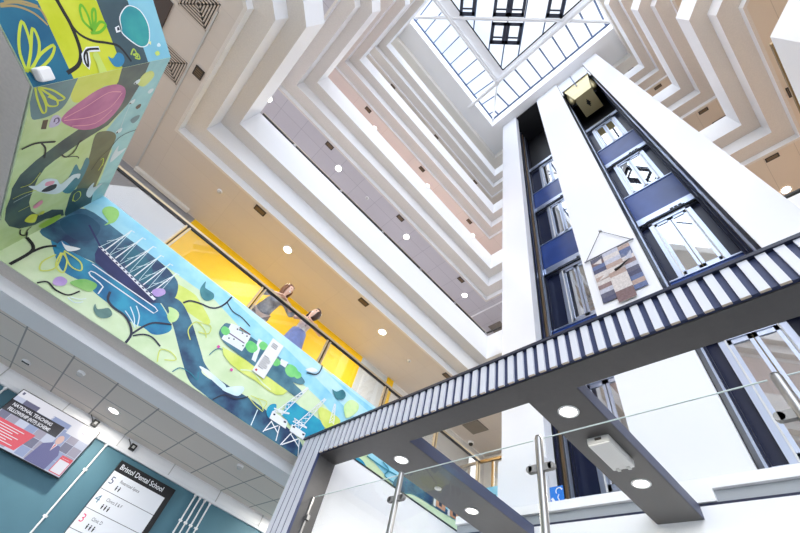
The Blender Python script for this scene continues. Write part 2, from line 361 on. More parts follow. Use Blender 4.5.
# tubes and beams carrying the glass
def roof_beam(label, build):
    global tn
    tn += 1; mb = MB(); build(mb); return mb.build('trim_%d' % tn, kind=S)
roof_beam('', lambda m_: (m_.bar((-5, NY, 24.08), (NX + .1, NY, 24.08), .20, .16, WHITE), m_.tube([(-5, NY + .02, 23.93), (NX, NY + .02, 23.93)], .07, WHITE)))
roof_beam('', lambda m_: (m_.bar((NX, -7.5, 24.08), (NX, NY, 24.08), .20, .16, WHITE), m_.tube([(NX, -7.5, 23.93), (NX, 4.9, 23.93)], .09, WHITE)))
roof_beam('', lambda m_: m_.tube([(NX, NY, 24.05), (CX - .03, CY - .03, CZ - .1)], .06, WHITE))
roof_beam('', lambda m_: (m_.bar((-2.1, 4.2, 24.22), (6.0, -3.9, 24.22), .16, .12, WHITE), m_.tube([(-2.1, 4.2, 24.12), (6.0, -3.9, 24.12)], .05, WHITE)))
roof_beam('', lambda m_: m_.lathe([(0, -.12), (.12, -.12), (.14, -.05), (.14, .1), (0, .12)], (NX, NY, 23.95), WHITE, 20))
r2 = math.sqrt(.5)
def ST(s, t, z): return ((s + t) * r2, (s - t) * r2, z)
win = MB().bar((-5, 2.30, 24.3), (3.16, 2.30, 24.3), .06, .07, BLACK).bar((3.16, 2.30, 24.3), (3.16, -7.5, 24.3), .06, .07, BLACK).build('window_4', kind=S)
g = MB(); g.box(-5, 3.16, -7.5, 2.3, 24.33, 24.34, SKYGLASS); g.build('glass_pane', win)
mb = MB(); mb.box(-5, 3.4, 2.33, 2.85, 24.25, 24.31, WHITE).box(3.19, 3.4, -7.5, 2.33, 24.25, 24.31, WHITE).build('inner_frame', win)
for t, s1 in ((-2.03, 2.15), (-1.24, 2.55), (-.30, 3.3), (.48, 3.75), (1.3, 3.2), (2.35, 2.1), (3.13, 1.3)):
    a = ST(-5.5, t, 24.3); b = ST(s1 if s1 < 3.7 else 3.8, t, 24.3); MB().bar(a, b, .07, .06, DBAR).build('glazing_bar', win)
def vent(t0, t1, s0, s1):
    mb = MB(); w = .15
    for (ta, tb, sa, sb) in ((t0, t0 + w, s0, s1), (t1 - w, t1, s0, s1), (t0, t1, s0, s0 + w), (t0, t1, s1 - w * 1.2, s1), (t0 + w, t1 - w, s1 - .36, s1 - .28)):
        c = ST((sa + sb) / 2, (ta + tb) / 2, 24.25); mb.obox(c, (1, 1, 0), (1, -1, 0), (0, 0, 1), (sb - sa) / 2, (tb - ta) / 2, .05, DFRAME)
    v = mb.build('opening_vent', win)
    return v
for t0 in (-2.05, -.32, .47, 2.33): vent(t0, t0 + .78, -.1, 1.38); vent(t0, t0 + .78, -1.9, -.4)
vent(-.30, .46, 1.62, 2.62); vent(.48, 1.26, 1.62, 2.62)

# ------------------------------------------------------------------ mural on the first-floor balcony front
PC = {'sky': ((135, 205, 230), (170, 225, 240)), 'skyl': ((175, 225, 243), (200, 236, 248)), 'lime': ((205, 222, 90), (226, 236, 130)), 'mid': ((14, 108, 158), (44, 160, 195)),
 'navy': ((24, 50, 92), (66, 122, 148)), 'pale': ((205, 230, 190), (225, 240, 205)), 'foam': ((200, 232, 238), (235, 246, 248)), 'deep': ((22, 66, 100), (30, 90, 120)), 'teald': ((30, 92, 115), (45, 120, 138)),
 'hull': ((18, 28, 84), (34, 44, 104)), 'white': ((236, 240, 242), None), 'purple': ((180, 150, 214), (214, 184, 230)), 'leafg': ((140, 205, 90), (165, 220, 120)), 'teal2': ((40, 110, 125), (80, 150, 155)),
 'leafp': ((175, 225, 130), (215, 240, 175)), 'dark': ((36, 44, 66), None), 'slateg': ((60, 95, 100), (110, 150, 140)), 'black': ((22, 24, 28), None), 'limes': ((215, 225, 110), None), 'green': ((120, 190, 90), (170, 215, 130)),
 'teals': ((40, 130, 150), None), 'slate': ((52, 98, 122), (90, 140, 155)), 'cream': ((232, 236, 238), None), 'red': ((120, 50, 60), None), 'purpled': ((90, 60, 110), None), 'tree': ((95, 200, 110), (150, 225, 140)),
 'pink': ((225, 80, 170), None), 'cyan': ((16, 140, 185), (40, 170, 195)), 'brick': ((205, 150, 115), None), 'tealb': ((128, 184, 192), (150, 202, 206)), 'limeb': ((200, 210, 50), (214, 220, 90)), 'slateb': ((78, 116, 128), (96, 134, 140)),
 'darkb': ((34, 58, 66), (66, 90, 82)), 'olive': ((78, 86, 62), (96, 104, 74)), 'darkt': ((26, 66, 76), (40, 84, 90)), 'tealm': ((42, 110, 126), (56, 126, 138)), 'pinkb': ((168, 80, 136), (196, 112, 158)), 'pinkl': ((222, 150, 170), None),
 'brown': ((72, 54, 36), None), 'lav': ((170, 165, 205), (200, 190, 215)), 'yells': ((196, 212, 62), None), 'yellb': ((192, 208, 96), (206, 218, 128)), 'foamb': ((206, 222, 226), None), 'limeg': ((150, 196, 60), (170, 206, 90)),
 'blued': ((14, 92, 128), (28, 112, 142)), 'limed': ((196, 206, 24), (212, 218, 60)), 'slated': ((56, 80, 90), (66, 92, 100)), 'skyd': ((126, 190, 212), (140, 200, 216)), 'greens': ((110, 186, 40), None), 'tan': ((170, 150, 100), None),
 'teald2': ((36, 140, 150), (60, 168, 160)), 'blueb': ((28, 110, 160), (60, 140, 180)), 'limed2': ((180, 206, 80), None), 'limep': ((200, 220, 110), None), 'skyd2': ((240, 240, 160), None),
 'baseA': ((206, 228, 180), (222, 238, 200)), 'baseB': ((180, 204, 136), (196, 216, 160))}
for k, (a, b) in PC.items(): PC[k] = mat('paint_' + k, a, 0.55, c2=b, nscale=3.5)
PAINT = [
 ('A','p','sky',0,[(-2.37,3.717),(-1.79,3.822),(4.11,3.756),(6.21,3.136),(5.48,2.523),(3,3.148),(2.39,3.284),(1.73,3.364),(1.17,3.379),(0.592,3.483),(0.167,3.575),(-0.16,3.546),(-0.723,3.525),(-1.3,3.516),(-1.8,3.489),(-2,3.465)]),
 ('A','c','skyl',0,[(0.176,3.82),(0.76,4.028),(1.65,3.872),(2.87,3.697),(4.16,3.589),(3.73,3.351),(2.5,3.508),(1.56,3.65),(0.812,3.723)]),
 ('A','c','lime',0,[(-0.502,3.348),(-0.339,3.418),(-0.112,3.446),(0.018,3.408),(0.306,3.26),(0.286,3.181),(0.028,3.162),(-0.249,3.179)]),
 ('A','c','mid',0,[(-1.72,2.906),(-1.56,2.891),(-1.33,2.924),(-1.18,2.956),(-1.03,3.037),(-0.454,2.969),(-0.326,3.032),(-0.041,2.884),(0.012,2.798),(-0.038,2.693),(-0.12,2.633),(-0.238,2.638),(-0.394,2.608),(-0.662,2.635),(-0.871,2.646),(-1.08,2.675),(-1.27,2.648),(-1.41,2.685)]),
 ('A','c','navy',0,[(-1.82,2.875),(-1.85,3.17),(-1.8,3.489),(-1.3,3.516),(-0.723,3.525),(-0.482,3.485),(-0.348,3.419),(-0.251,3.252),(-0.257,3.099),(-0.343,3.016),(-0.452,2.931),(-0.82,2.925),(-1.18,2.956),(-1.33,2.924),(-1.56,2.891)]),
 ('A','c','navy',0,[(-0.408,3.096),(-0.277,3.205),(-0.13,3.221),(0.083,3.111),(0.256,2.988),(0.487,2.807),(0.626,2.704),(0.827,2.647),(1.11,2.644),(1.44,2.665),(1.8,2.651),(2.15,2.62),(2.42,2.539),(2.52,2.344),(2.14,2.315),(1.65,2.332),(1.21,2.334),(0.868,2.372),(0.617,2.403),(0.408,2.541),(0.204,2.707),(-0.005,2.877),(-0.183,2.987)]),
 ('A','c','pale',0,[(0.648,2.652),(0.838,2.655),(0.826,2.581),(0.667,2.583)]),
 ('A','c','foam',0,[(0.607,2.622),(0.677,2.656),(1.01,2.624),(1,2.557)]),
 ('A','c','deep',0,[(-1.81,3.127),(-1.77,3.396),(-1.53,3.413),(-1.44,3.185),(-1.58,3.049)]),
 ('A','c','teald',0,[(-1.17,3.41),(-0.804,3.431),(-0.579,3.156),(-0.894,3.144)]),
 ('A','p','hull',0,[(-1.33,3.166),(-1.28,3.052),(-1.2,2.973),(-0.886,2.937),(-0.452,2.931),(-0.369,3.011),(-0.414,3.029),(-1.3,3.17)]),
 ('A','p','white',0,[(-1.33,3.162),(-1.33,3.193),(-0.397,3.045),(-0.404,3.008)]),
 ('A','l','hull',0.03,[(-1.31,3.17),(-1.28,3.166)]),
 ('A','l','hull',0.03,[(-1.25,3.161),(-1.22,3.157)]),
 ('A','l','hull',0.03,[(-1.19,3.151),(-1.16,3.147)]),
 ('A','l','hull',0.03,[(-1.12,3.142),(-1.1,3.138)]),
 ('A','l','hull',0.03,[(-1.06,3.132),(-1.03,3.128)]),
 ('A','l','hull',0.03,[(-0.999,3.123),(-0.973,3.119)]),
 ('A','l','hull',0.03,[(-0.937,3.113),(-0.911,3.109)]),
 ('A','l','hull',0.03,[(-0.874,3.103),(-0.848,3.1)]),
 ('A','l','hull',0.03,[(-0.811,3.094),(-0.784,3.09)]),
 ('A','l','hull',0.03,[(-0.748,3.084),(-0.721,3.08)]),
 ('A','l','hull',0.03,[(-0.684,3.074),(-0.657,3.07)]),
 ('A','l','hull',0.03,[(-0.62,3.064),(-0.593,3.061)]),
 ('A','l','hull',0.03,[(-0.556,3.055),(-0.529,3.051)]),
 ('A','l','hull',0.03,[(-0.491,3.045),(-0.464,3.041)]),
 ('A','l','hull',0.03,[(-1.61,3.329),(-1.32,3.178)]),
 ('A','l','white',0.022,[(-1.25,3.174),(-1.27,3.648),(-1.23,3.652)]),
 ('A','l','foam',0.01,[(-1.32,3.159),(-1.26,3.589)]),
 ('A','l','foam',0.01,[(-1.18,3.176),(-1.26,3.609)]),
 ('A','l','foam',0.01,[(-1.33,3.293),(-1.25,3.465)]),
 ('A','l','white',0.022,[(-1.1,3.169),(-1.11,3.666),(-1.07,3.67)]),
 ('A','l','foam',0.01,[(-1.17,3.153),(-1.1,3.606)]),
 ('A','l','foam',0.01,[(-1.03,3.171),(-1.11,3.626)]),
 ('A','l','foam',0.01,[(-1.18,3.289),(-1.09,3.48)]),
 ('A','l','white',0.022,[(-0.938,3.144),(-0.937,3.66),(-0.898,3.664)]),
 ('A','l','foam',0.01,[(-1.01,3.129),(-0.935,3.6)]),
 ('A','l','foam',0.01,[(-0.867,3.146),(-0.936,3.62)]),
 ('A','l','foam',0.01,[(-1.01,3.264),(-0.924,3.473)]),
 ('A','l','white',0.022,[(-0.786,3.12),(-0.782,3.618),(-0.743,3.622)]),
 ('A','l','foam',0.01,[(-0.86,3.104),(-0.782,3.558)]),
 ('A','l','foam',0.01,[(-0.714,3.121),(-0.782,3.578)]),
 ('A','l','foam',0.01,[(-0.859,3.24),(-0.773,3.431)]),
 ('A','l','white',0.022,[(-0.635,3.097),(-0.619,3.597),(-0.579,3.601)]),
 ('A','l','foam',0.01,[(-0.71,3.082),(-0.62,3.537)]),
 ('A','l','foam',0.01,[(-0.562,3.099),(-0.62,3.557)]),
 ('A','l','foam',0.01,[(-0.705,3.218),(-0.614,3.41)]),
 ('A','l','white',0.022,[(-0.495,3.072),(-0.466,3.538),(-0.425,3.542)]),
 ('A','l','foam',0.01,[(-0.572,3.057),(-0.468,3.479)]),
 ('A','l','foam',0.01,[(-0.42,3.074),(-0.467,3.498)]),
 ('A','l','foam',0.01,[(-0.564,3.193),(-0.465,3.352)]),
 ('A','l','white',0.022,[(-0.884,2.661),(-0.913,2.767),(-0.974,2.783),(-1.1,2.79),(-1.14,2.81),(-1.14,2.841),(-1.1,2.854),(-0.286,2.863),(-0.275,2.922),(-0.328,2.941),(-1.2,2.926)]),
 ('A','c','purple',0,[(-0.505,3.104),(-0.487,3.175),(-0.418,3.224),(-0.367,3.179),(-0.399,3.085),(-0.459,3.066)]),
 ('A','c','leafg',0,[(-1.67,3.599),(-1.7,3.676),(-1.67,3.752),(-1.59,3.773),(-1.52,3.711),(-1.48,3.598),(-1.49,3.527),(-1.51,3.454),(-1.52,3.533),(-1.57,3.557)]),
 ('A','c','teal2',0,[(-0.112,3.727),(-0.092,3.569),(-0.01,3.481),(0.084,3.471),(0.136,3.568),(0.093,3.641),(-0.002,3.638),(-0.057,3.64)]),
 ('A','c','leafp',0,[(-0.216,3.057),(-0.121,3.085),(-0.048,3.052),(-0.022,2.958),(-0.063,2.893),(-0.143,2.936),(-0.166,3.003)]),
 ('A','l','dark',0.045,[(-0.121,3.23),(-0.069,3.323),(0.062,3.384),(0.189,3.422),(0.267,3.496),(0.312,3.624),(0.32,3.796)]),
 ('A','l','dark',0.03,[(0.32,3.666),(0.467,3.6),(0.626,3.612),(0.808,3.575)]),
 ('A','l','dark',0.05,[(-0.26,2.356),(-0.288,2.483),(-0.389,2.577),(-0.513,2.627),(-0.657,2.63),(-0.762,2.669),(-0.82,2.768)]),
 ('A','l','dark',0.045,[(-0.288,2.483),(-0.251,2.662),(-0.19,2.771),(-0.029,2.879)]),
 ('A','l','dark',0.035,[(-0.263,2.478),(-0.191,2.564),(-0.09,2.597),(0.054,2.56)]),
 ('A','c','slateg',0,[(-0.816,2.543),(-0.774,2.475),(-0.683,2.437),(-0.613,2.474),(-0.599,2.548),(-0.678,2.592),(-0.723,2.54),(-0.758,2.507)]),
 ('A','l','black',0.06,[(-1.67,2.378),(-1.67,2.606),(-1.72,2.691),(-1.83,2.728)]),
 ('A','l','black',0.05,[(-1.67,2.606),(-1.65,2.744),(-1.59,2.848),(-1.51,2.89)]),
 ('A','l','black',0.035,[(-1.36,2.373),(-1.31,2.445),(-1.19,2.422),(-1.07,2.452),(-1.03,2.565)]),
 ('A','c','purple',0,[(-1.27,2.466),(-1.3,2.532),(-1.27,2.586),(-1.2,2.58),(-1.18,2.514),(-1.23,2.464)]),
 ('A','c','mid',0,[(-1.58,2.838),(-1.61,2.942),(-1.51,2.95),(-1.49,2.894)]),
 ('A','c','white',0,[(-1.61,2.935),(-1.55,2.923),(-1.46,2.979),(-1.42,2.993),(-1.44,2.922),(-1.49,2.874)]),
 ('A','l','limes',0.03,[(-1.51,2.759),(-1.52,2.598),(-1.45,2.508),(-1.39,2.626),(-1.49,2.821)]),
 ('A','l','limes',0.03,[(-1.49,2.821),(-1.39,2.776),(-1.3,2.631),(-1.41,2.652),(-1.5,2.814)]),
 ('A','l','limes',0.03,[(-1.5,2.855),(-1.3,2.858),(-1.21,2.774),(-1.32,2.747),(-1.49,2.845)]),
 ('A','c','green',0,[(-1.17,2.581),(-1.11,2.714),(-0.973,2.745),(-0.956,2.627),(-1.05,2.589)]),
 ('A','l','foam',0.015,[(-1.05,2.427),(-0.958,2.424),(-0.914,2.484)]),
 ('A','l','foam',0.015,[(-1.04,2.449),(-0.969,2.476),(-0.921,2.532)]),
 ('A','l','foam',0.018,[(-0.534,2.756),(-0.406,2.67),(-0.328,2.578)]),
 ('A','l','foam',0.018,[(-0.496,2.811),(-0.383,2.727),(-0.304,2.599)]),
 ('A','l','foam',0.018,[(-0.537,2.678),(-0.412,2.628),(-0.311,2.575)]),
 ('A','l','limes',0.025,[(0.276,2.855),(0.17,2.953),(0.177,3.115),(0.329,3.089),(0.419,3.01)]),
 ('A','l','limes',0.025,[(0.177,3.115),(0.355,3.191),(0.405,3.076),(0.286,3.013)]),
 ('A','l','limes',0.025,[(0.154,2.383),(0.083,2.524),(0.189,2.574),(0.309,2.533),(0.2,2.45)]),
 ('A','l','teals',0.018,[(0.368,2.383),(0.411,2.478),(0.547,2.496),(0.671,2.472),(0.619,2.564)]),
 ('A','l','teals',0.018,[(0.69,3.156),(0.604,3.204),(0.716,3.379)]),
 ('A','l','teals',0.018,[(0.594,2.837),(0.628,2.973),(0.744,3.027),(0.919,3.051)]),
 ('A','l','dark',0.03,[(0.979,2.369),(1.07,2.507),(1.24,2.552),(1.36,2.667)]),
 ('A','c','foam',0,[(1,2.557),(1.19,2.73),(1.26,2.716),(1.24,2.601),(1.13,2.562)]),
 ('A','p','lime',0,[(0.666,3.041),(0.954,3.078),(1.16,3.099),(1.4,3.07),(1.77,3.112),(1.84,3.088),(1.8,2.99),(1.71,2.926),(1.57,2.905),(1.33,2.915),(1.08,2.895),(0.896,2.905),(0.744,2.953)]),
 ('A','c','slate',0,[(0.508,3.192),(0.487,3.296),(0.548,3.401),(0.991,3.443),(1.68,3.448),(1.99,3.393),(2,3.319),(1.92,3.27),(1.85,3.243),(2.03,3.214),(2.07,3.158),(2.02,3.088),(1.91,3.077),(1.41,3.079),(0.946,3.09),(0.693,3.101),(0.572,3.138)]),
 ('A','p','cream',0,[(0.57,3.368),(0.901,3.452),(0.924,3.287),(0.926,3.16),(0.586,3.13)]),
 ('A','p','cream',0,[(0.56,3.423),(0.695,3.466),(0.707,3.393),(0.569,3.357)]),
 ('A','l','red',0.03,[(0.694,3.454),(0.886,3.46)]),
 ('A','l','purpled',0.025,[(0.627,3.273),(0.887,3.287)]),
 ('A','l','dark',0.04,[(0.672,3.404),(0.694,3.404)]),
 ('A','l','dark',0.04,[(0.766,3.401),(0.788,3.401)]),
 ('A','l','dark',0.04,[(0.846,3.406),(0.868,3.406)]),
 ('A','l','dark',0.04,[(0.72,3.24),(0.742,3.24)]),
 ('A','l','dark',0.04,[(0.881,3.242),(0.903,3.242)]),
 ('A','l','dark',0.04,[(0.655,3.206),(0.676,3.206)]),
 ('A','p','cream',0,[(1.02,3.495),(1.1,3.5),(1.18,3.146),(1.11,3.147)]),
 ('A','p','cream',0,[(1.49,3.446),(1.62,3.476),(1.62,3.367),(1.51,3.361)]),
 ('A','c','tree',0,[(0.919,3.267),(0.928,3.371),(1.03,3.391),(1.1,3.337),(1.07,3.242),(0.994,3.22)]),
 ('A','c','tree',0,[(1.08,3.41),(1.09,3.491),(1.17,3.507),(1.22,3.465),(1.19,3.391),(1.14,3.373)]),
 ('A','c','tree',0,[(1.38,3.319),(1.39,3.4),(1.47,3.416),(1.52,3.374),(1.49,3.3),(1.43,3.283)]),
 ('A','c','tree',0,[(1.63,3.339),(1.65,3.459),(1.77,3.482),(1.85,3.42),(1.8,3.311),(1.71,3.285)]),
 ('A','c','tree',0,[(1.78,3.364),(1.8,3.439),(1.88,3.453),(1.92,3.415),(1.89,3.347),(1.84,3.331)]),
 ('A','c','tree',0,[(0.503,3.236),(0.505,3.312),(0.575,3.326),(0.626,3.287),(0.61,3.218),(0.558,3.202)]),
 ('A','c','pink',0,[(0.606,2.993),(0.609,3.025),(0.642,3.021),(0.636,2.987)]),
 ('A','c','pink',0,[(0.939,2.831),(0.943,2.862),(0.976,2.858),(0.969,2.824)]),
 ('A','l','pale',0.03,[(1.06,2.919),(1.22,2.999),(1.43,2.951),(1.59,2.935)]),
 ('A','c','cyan',0,[(1.69,2.649),(1.7,2.753),(1.78,2.803),(1.82,2.667),(1.77,2.584)]),
 ('A','p','cyan',0,[(1.92,2.946),(1.99,3.005),(2.13,2.992),(2.32,3.008),(2.68,2.997),(2.53,2.682),(2.33,2.63),(2.09,2.683),(2.02,2.706),(1.92,2.725)]),
 ('A','c','lime',0,[(2.42,3.139),(2.53,3.209),(2.87,3.196),(2.72,2.953),(2.54,2.997)]),
 ('A','p','white',0,[(1.77,2.698),(2.05,2.697),(2.07,2.591),(1.78,2.586)]),
 ('A','p','white',0,[(2.13,2.7),(2.39,2.702),(2.4,2.601),(2.14,2.598)]),
 ('A','p','dark',0,[(1.8,2.675),(1.83,2.686),(1.84,2.663),(1.81,2.653)]),
 ('A','p','dark',0,[(1.99,2.672),(2.03,2.683),(2.04,2.66),(2,2.65)]),
 ('A','p','dark',0,[(2.15,2.687),(2.19,2.698),(2.2,2.674),(2.16,2.664)]),
 ('A','p','dark',0,[(2.34,2.675),(2.38,2.687),(2.38,2.663),(2.35,2.653)]),
 ('A','l','white',0.018,[(1.83,2.743),(2.1,3.33)]),
 ('A','l','white',0.018,[(1.92,2.72),(2.12,3.325)]),
 ('A','l','white',0.014,[(1.83,2.743),(1.95,2.79),(1.9,2.88),(1.99,2.934),(1.96,3.023),(2.04,3.085),(2.03,3.173),(2.1,3.243),(2.1,3.33)]),
 ('A','l','white',0.014,[(1.92,2.72),(1.86,2.811),(1.97,2.861),(1.93,2.951),(2.02,3.009),(2,3.097),(2.07,3.163),(2.07,3.25),(2.12,3.325)]),
 ('A','l','white',0.018,[(2.17,2.703),(2.45,3.353)]),
 ('A','l','white',0.018,[(2.27,2.684),(2.48,3.349)]),
 ('A','l','white',0.014,[(2.17,2.703),(2.29,2.76),(2.23,2.853),(2.34,2.918),(2.3,3.011),(2.39,3.084),(2.38,3.178),(2.45,3.259),(2.45,3.353)]),
 ('A','l','white',0.014,[(2.27,2.684),(2.2,2.777),(2.32,2.838),(2.27,2.931),(2.37,3),(2.34,3.093),(2.42,3.17),(2.41,3.264),(2.48,3.349)]),
 ('A','l','white',0.018,[(2.69,3.047),(2.65,3.378)]),
 ('A','l','white',0.018,[(2.77,3.079),(2.67,3.385)]),
 ('A','l','white',0.014,[(2.69,3.047),(2.75,3.129),(2.68,3.154),(2.72,3.229),(2.67,3.264),(2.69,3.332),(2.65,3.378)]),
 ('A','l','white',0.014,[(2.77,3.079),(2.69,3.1),(2.74,3.179),(2.67,3.209),(2.7,3.281),(2.66,3.321),(2.67,3.385)]),
 ('A','l','white',0.018,[(1.77,2.742),(2.02,2.81)]),
 ('A','l','white',0.018,[(1.78,2.694),(2.02,2.8)]),
 ('A','l','white',0.014,[(1.77,2.742),(1.84,2.719),(1.89,2.776),(1.96,2.773),(2.02,2.81)]),
 ('A','l','white',0.014,[(1.78,2.694),(1.83,2.759),(1.9,2.746),(1.96,2.793),(2.02,2.8)]),
 ('A','l','white',0.018,[(2.12,2.792),(2.37,2.784)]),
 ('A','l','white',0.018,[(2.12,2.739),(2.37,2.773)]),
 ('A','l','white',0.014,[(2.12,2.792),(2.18,2.747),(2.24,2.788),(2.3,2.765),(2.37,2.784)]),
 ('A','l','white',0.014,[(2.12,2.739),(2.18,2.79),(2.24,2.756),(2.31,2.786),(2.37,2.773)]),
 ('A','l','white',0.022,[(1.83,2.573),(1.79,2.382)]),
 ('A','l','white',0.022,[(1.97,2.578),(2.02,2.378)]),
 ('A','l','white',0.022,[(1.83,2.562),(1.99,2.483)]),
 ('A','l','white',0.022,[(1.95,2.57),(1.8,2.407)]),
 ('A','l','white',0.022,[(2.18,2.592),(2.08,2.298)]),
 ('A','l','white',0.022,[(2.33,2.586),(2.43,2.351)]),
 ('A','l','white',0.022,[(2.17,2.573),(2.37,2.484)]),
 ('A','l','white',0.022,[(2.32,2.578),(2.12,2.378)]),
 ('A','l','foam',0.02,[(1.57,2.589),(1.6,2.35)]),
 ('A','c','teal2',0,[(2.51,3.563),(2.6,3.577),(2.69,3.679),(2.78,3.644),(2.78,3.557),(2.68,3.474),(2.6,3.494)]),
 ('A','c','leafp',0,[(2.83,3.472),(2.92,3.63),(3.09,3.636),(3.1,3.496),(2.96,3.3),(2.87,3.363)]),
 ('A','l','dark',0.035,[(1.97,3.521),(2.14,3.611),(2.17,3.769),(2.12,3.908)]),
 ('A','c','white',0,[(1.93,3.553),(2.02,3.663),(2.13,3.675),(2.06,3.588)]),
 ('A','l','limes',0.02,[(1.36,2.667),(1.5,2.623),(1.65,2.606)]),
 ('A','l','limes',0.02,[(1.38,2.695),(1.51,2.713),(1.65,2.625)]),
 ('A','l','limes',0.02,[(1.45,2.704),(1.63,2.755),(1.63,2.629)]),
 ('A','c','cyan',0,[(3.29,2.848),(3.5,2.862),(3.62,2.779),(3.42,2.74)]),
 ('A','l','teals',0.03,[(3.55,2.969),(3.87,2.97),(4.34,3.003)]),
 ('A','l','teals',0.03,[(3.89,3.047),(4.05,2.994),(4,2.87),(4.26,2.867)]),
 ('A','c','navy',0,[(4.21,2.809),(4.29,3.011),(4.6,3.147),(5.13,3.141),(5.37,3.06),(5.71,2.993),(5.4,2.924),(5.08,2.93),(4.67,2.896),(4.41,2.79)]),
 ('A','c','pale',0,[(4.52,2.732),(4.68,2.881),(5.4,2.924),(6.24,2.945),(5.45,2.662)]),
 ('A','p','brick',0,[(5.22,3.112),(5.5,3.125),(5.5,2.967),(5.24,2.962)]),
 ('A','p','cream',0,[(5.18,3.119),(5.24,3.118),(5.25,2.94),(5.19,2.948)]),
 ('A','p','dark',0,[(5.32,3.061),(5.4,3.064),(5.41,3.002),(5.33,3)]),
 ('A','p','brick',0,[(5.61,3.115),(5.89,3.128),(5.89,2.967),(5.62,2.962)]),
 ('A','p','cream',0,[(5.57,3.122),(5.62,3.121),(5.63,2.94),(5.57,2.948)]),
 ('A','p','dark',0,[(5.7,3.063),(5.79,3.066),(5.8,3.003),(5.71,3.001)]),
 ('A','p','brick',0,[(5.98,3.107),(6.28,3.119),(6.26,2.956),(5.99,2.952)]),
 ('A','p','cream',0,[(5.94,3.113),(6,3.112),(5.99,2.928),(5.93,2.937)]),
 ('A','p','dark',0,[(6.08,3.054),(6.16,3.056),(6.17,2.993),(6.08,2.991)]),
 ('A','c','leafg',0,[(6.32,3.25),(6.57,3.249),(6.58,3.034),(6.34,3.022)]),
 ('A','c','green',0,[(6.12,2.963),(6.34,3.086),(6.41,2.949),(6.13,2.84)]),
 ('B','p','tealb',0,[(2.75,3.522),(3.01,3.535),(3.29,3.479),(3.46,3.388),(3.64,3.319),(4.08,3.555),(4.68,3.585),(5.22,3.542),(5.33,3.667),(5.37,3.93),(5.16,3.943),(2.82,3.951),(2.71,3.797)]),
 ('B','c','limeb',0,[(2.74,2.692),(2.75,2.903),(2.75,3.239),(2.94,3.234),(2.91,3.054),(3.03,2.876),(3.01,2.763),(2.85,2.703)]),
 ('B','c','slateb',0,[(2.82,2.339),(2.76,2.389),(2.74,2.708),(2.85,2.72),(3.03,2.687),(3.1,2.596),(3.11,2.48),(3.05,2.403)]),
 ('B','p','darkb',0,[(2.75,3.17),(2.75,3.523),(3.01,3.535),(3.29,3.479),(3.54,3.311),(3.65,3.056),(3.81,2.778),(3.88,2.69),(4.01,2.645),(4.2,2.63),(4.41,2.626),(4.62,2.686),(4.82,2.813),(4.83,2.971),(4.98,3.146),(5.15,3.201),(5.1,3.095),(4.99,2.93),(5,2.795),(4.9,2.607),(4.72,2.47),(4.54,2.402),(4.32,2.385),(4.16,2.401),(4,2.395),(3.83,2.442),(3.69,2.564),(3.52,2.793),(3.44,2.928),(3.24,3.114),(2.9,3.204)]),
 ('B','c','olive',0,[(3.64,3.184),(3.62,3.282),(3.7,3.428),(3.83,3.523),(4.04,3.529),(4.39,3.54),(4.69,3.545),(4.9,3.536),(4.78,3.257),(4.44,3.231),(4.12,3.228),(3.95,3.218)]),
 ('B','c','darkt',0,[(5.21,3.243),(4.91,3.183),(4.61,3.199),(4.85,3.518),(5.26,3.615),(5.29,3.56)]),
 ('B','c','tealm',0,[(4.48,3.013),(4.22,3.047),(4.05,3.073),(4.21,3.167),(4.01,3.185),(4.14,3.263),(4.49,3.244),(4.64,3.154)]),
 ('B','c','pinkb',0,[(3.25,2.721),(3.15,2.713),(3.05,2.817),(2.94,2.983),(2.92,3.142),(2.96,3.26),(3.05,3.351),(3.19,3.385),(3.35,3.35),(3.48,3.248),(3.51,3.113),(3.44,2.939)]),
 ('B','l','pinkl',0.015,[(3.2,2.724),(3.13,2.915),(3.02,3.131),(3.06,3.299)]),
 ('B','l','pinkl',0.015,[(3.23,2.731),(3.3,3.02),(3.25,3.233),(3.08,3.319)]),
 ('B','l','pinkl',0.015,[(3.35,2.842),(3.43,3.116),(3.3,3.278)]),
 ('B','p','brown',0,[(3.14,2.519),(3.15,2.567),(3.27,2.572),(3.25,2.522)]),
 ('B','c','lav',0,[(3.26,2.598),(3.13,2.598),(3.13,2.652),(3.2,2.695),(3.27,2.684)]),
 ('B','l','purpled',0.02,[(3.21,2.633),(3.17,2.632),(3.17,2.661),(3.22,2.678),(3.24,2.653)]),
 ('B','l','yells',0.03,[(2.73,2.375),(2.86,2.416),(3.03,2.49),(3.04,2.522),(2.93,2.495),(2.74,2.401)]),
 ('B','l','yells',0.03,[(2.74,2.401),(2.86,2.472),(2.97,2.527),(3,2.612),(2.92,2.585),(2.81,2.477),(2.73,2.399)]),
 ('B','l','yells',0.03,[(2.74,2.416),(2.8,2.525),(2.9,2.634),(2.94,2.662),(2.94,2.607),(2.86,2.504)]),
 ('B','c','yellb',0,[(2.99,3.478),(2.88,3.512),(2.86,3.602),(2.91,3.667),(2.98,3.681),(3.07,3.616),(3.05,3.54)]),
 ('B','c','slateb',0,[(3.6,3.635),(3.56,3.672),(3.56,3.754),(3.63,3.765),(3.68,3.709)]),
 ('B','c','brown',0,[(3.39,3.622),(3.36,3.645),(3.36,3.688),(3.41,3.699),(3.43,3.663)]),
 ('B','c','foamb',0,[(3.19,3.707),(3.15,3.725),(3.16,3.782),(3.21,3.776),(3.22,3.745)]),
 ('B','c','foamb',0,[(2.99,3.426),(2.95,3.443),(2.94,3.493),(3,3.489)]),
 ('B','c','foamb',0,[(3.28,3.483),(3.25,3.501),(3.24,3.554),(3.3,3.551)]),
 ('B','c','foamb',0,[(3.73,3.481),(3.69,3.5),(3.69,3.556),(3.76,3.553)]),
 ('B','c','black',0,[(2.99,3.429),(2.97,3.441),(3,3.465)]),
